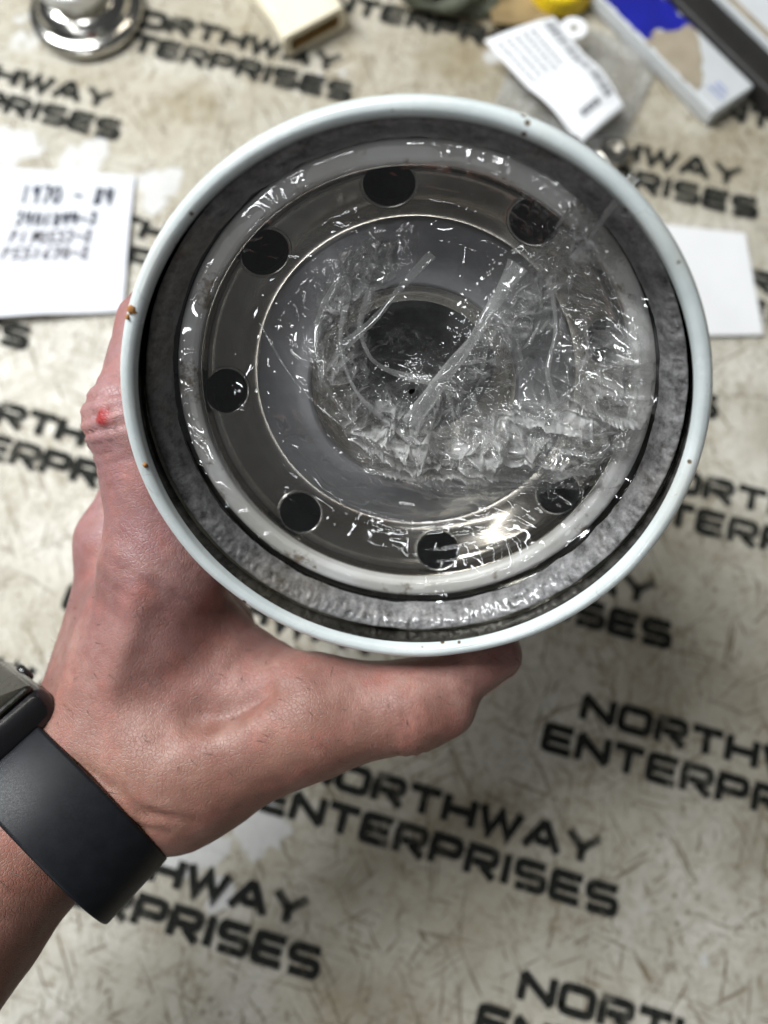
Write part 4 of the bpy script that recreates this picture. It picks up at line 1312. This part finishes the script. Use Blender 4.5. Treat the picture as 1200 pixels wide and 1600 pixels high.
# hang tab with a hole
tb = []
nt_ = 40
tcx, tcy = lab(1.0, .18)[:2]
for k in range(nt_):
    t = 2 * math.pi * k / nt_
    for rad_, z_ in ((2.0, 14.4), (6.4, 14.4), (6.4, 13.9), (2.0, 13.9)):
        tb.append((tcx + 4.5 + rad_ * math.cos(t), tcy + 2.5 + rad_ * math.sin(t), z_ - .4))
ff = [(k * 4 + q, ((k + 1) % nt_) * 4 + q, ((k + 1) % nt_) * 4 + (q + 1) % 4, k * 4 + (q + 1) % 4) for k in range(nt_) for q in range(4)]
mesh("hang_tab", tb, ff, M_LABEL, bag, smooth=False)
prof = fillet([(.1, 2), (7.5, 2), (8, 3), (8, 7), (7, 8), (4, 8), (3.6, 6), (.1, 6)], .5, 3)
v, f = lathe(prof, 48); v = v + np.array([20, -29, 0]); mesh("metal_part", v, f, M_CHROME, bag)

# carton with torn blue print, black strap, second pale box
ex = np.array([160 - 113, 271 - 335], float); ex /= np.linalg.norm(ex)      # along the near edge
ey = np.array([-ex[1], ex[0]])
if ey[0] < 0: ey = -ey
def carton_frame(ox, oy): 
    rot = Matrix((Vector((ex[0], ey[0], 0)), Vector((ex[1], ey[1], 0)), Vector((0, 0, 1))))
    return rot
box = empty("carton_box", (160 - 3, 271 + 2, 0), carton_frame(0, 0))
tag(box, "flat carton with torn blue and pale grey print in the upper right corner", "box")
v, f = box_vf(-125, 0, 0, 26, .3, 9.5, 1.2); mesh("carton_body", v, f, M_BOXGREY, box)
def patch(name, pts, z, mat, parent, seed=0, jit=.8):
    r = np.random.default_rng(seed)
    pts = [np.array(p, float) for p in pts]
    out = []
    for a, b in zip(pts, pts[1:] + pts[:1]):
        m_ = max(2, int(np.linalg.norm(b - a) / 2))
        for k in range(m_):
            out.append(a + (b - a) * k / m_ + (r.normal(size=2) * jit if k else 0))
    vv = [(p[0], p[1], z) for p in out]
    return mesh(name, vv, [tuple(range(len(vv)))], mat, parent, smooth=False)
patch("blue_print", [(-124, 1), (-52, 1), (-50, 6), (-53, 10), (-47, 14), (-46, 19), (-41, 25), (-124, 25)], 9.68, M_BLUE, box, 1, .5)
patch("torn_patch", [(-52, .8), (-14, .8), (-15, 6), (-21, 11), (-28, 17), (-36, 22), (-41, 24.6), (-46, 24), (-46, 17), (-49, 12), (-53, 9), (-50, 5)], 9.80, M_TAN, box, 2, .5)
for k, (x0, x1, y0) in enumerate([(-13, -3, 7.0), (-12, -4, 9.5), (-12.5, -5, 12.0)]):
    patch("small_print", [(x0, y0), (x1, y0), (x1, y0 + 1.2), (x0, y0 + 1.2)], 9.92, M_PALEPRINT, box, 3 + k, .12)
strap_o = empty("black_bar", (160 - 3, 271 + 2, 0), carton_frame(0, 0))
tag(strap_o, "matte black flat bar lying along the back of the torn carton", "bar")
v, f = box_vf(-135, 42, 26.6, 43, .3, 12.0, 1.5); mesh("bar_body", v, f, M_BLACK, strap_o)
box2 = empty("pale_box", (160 - 3, 271 + 2, 0), carton_frame(0, 0))
tag(box2, "pale grey box with blue lettering behind the black bar", "box")
v, f = box_vf(-150, 60, 43.8, 130, .3, 14.0, 1.2); mesh("box_body", v, f, M_BOXGREY, box2)
v, f = box_vf(-149, 59, 44.6, 48.0, 14.0, 14.4); mesh("tan_edge", v, f, M_TAN, box2, smooth=False)
vf = VF()
for k in range(3):
    word(vf, "HN"[k % 2], -32 + 17 * k, 62, 13, 15, 4.2, 14.25)
mesh("blue_lettering", vf.v, vf.f, M_BLUE, box2, smooth=False)
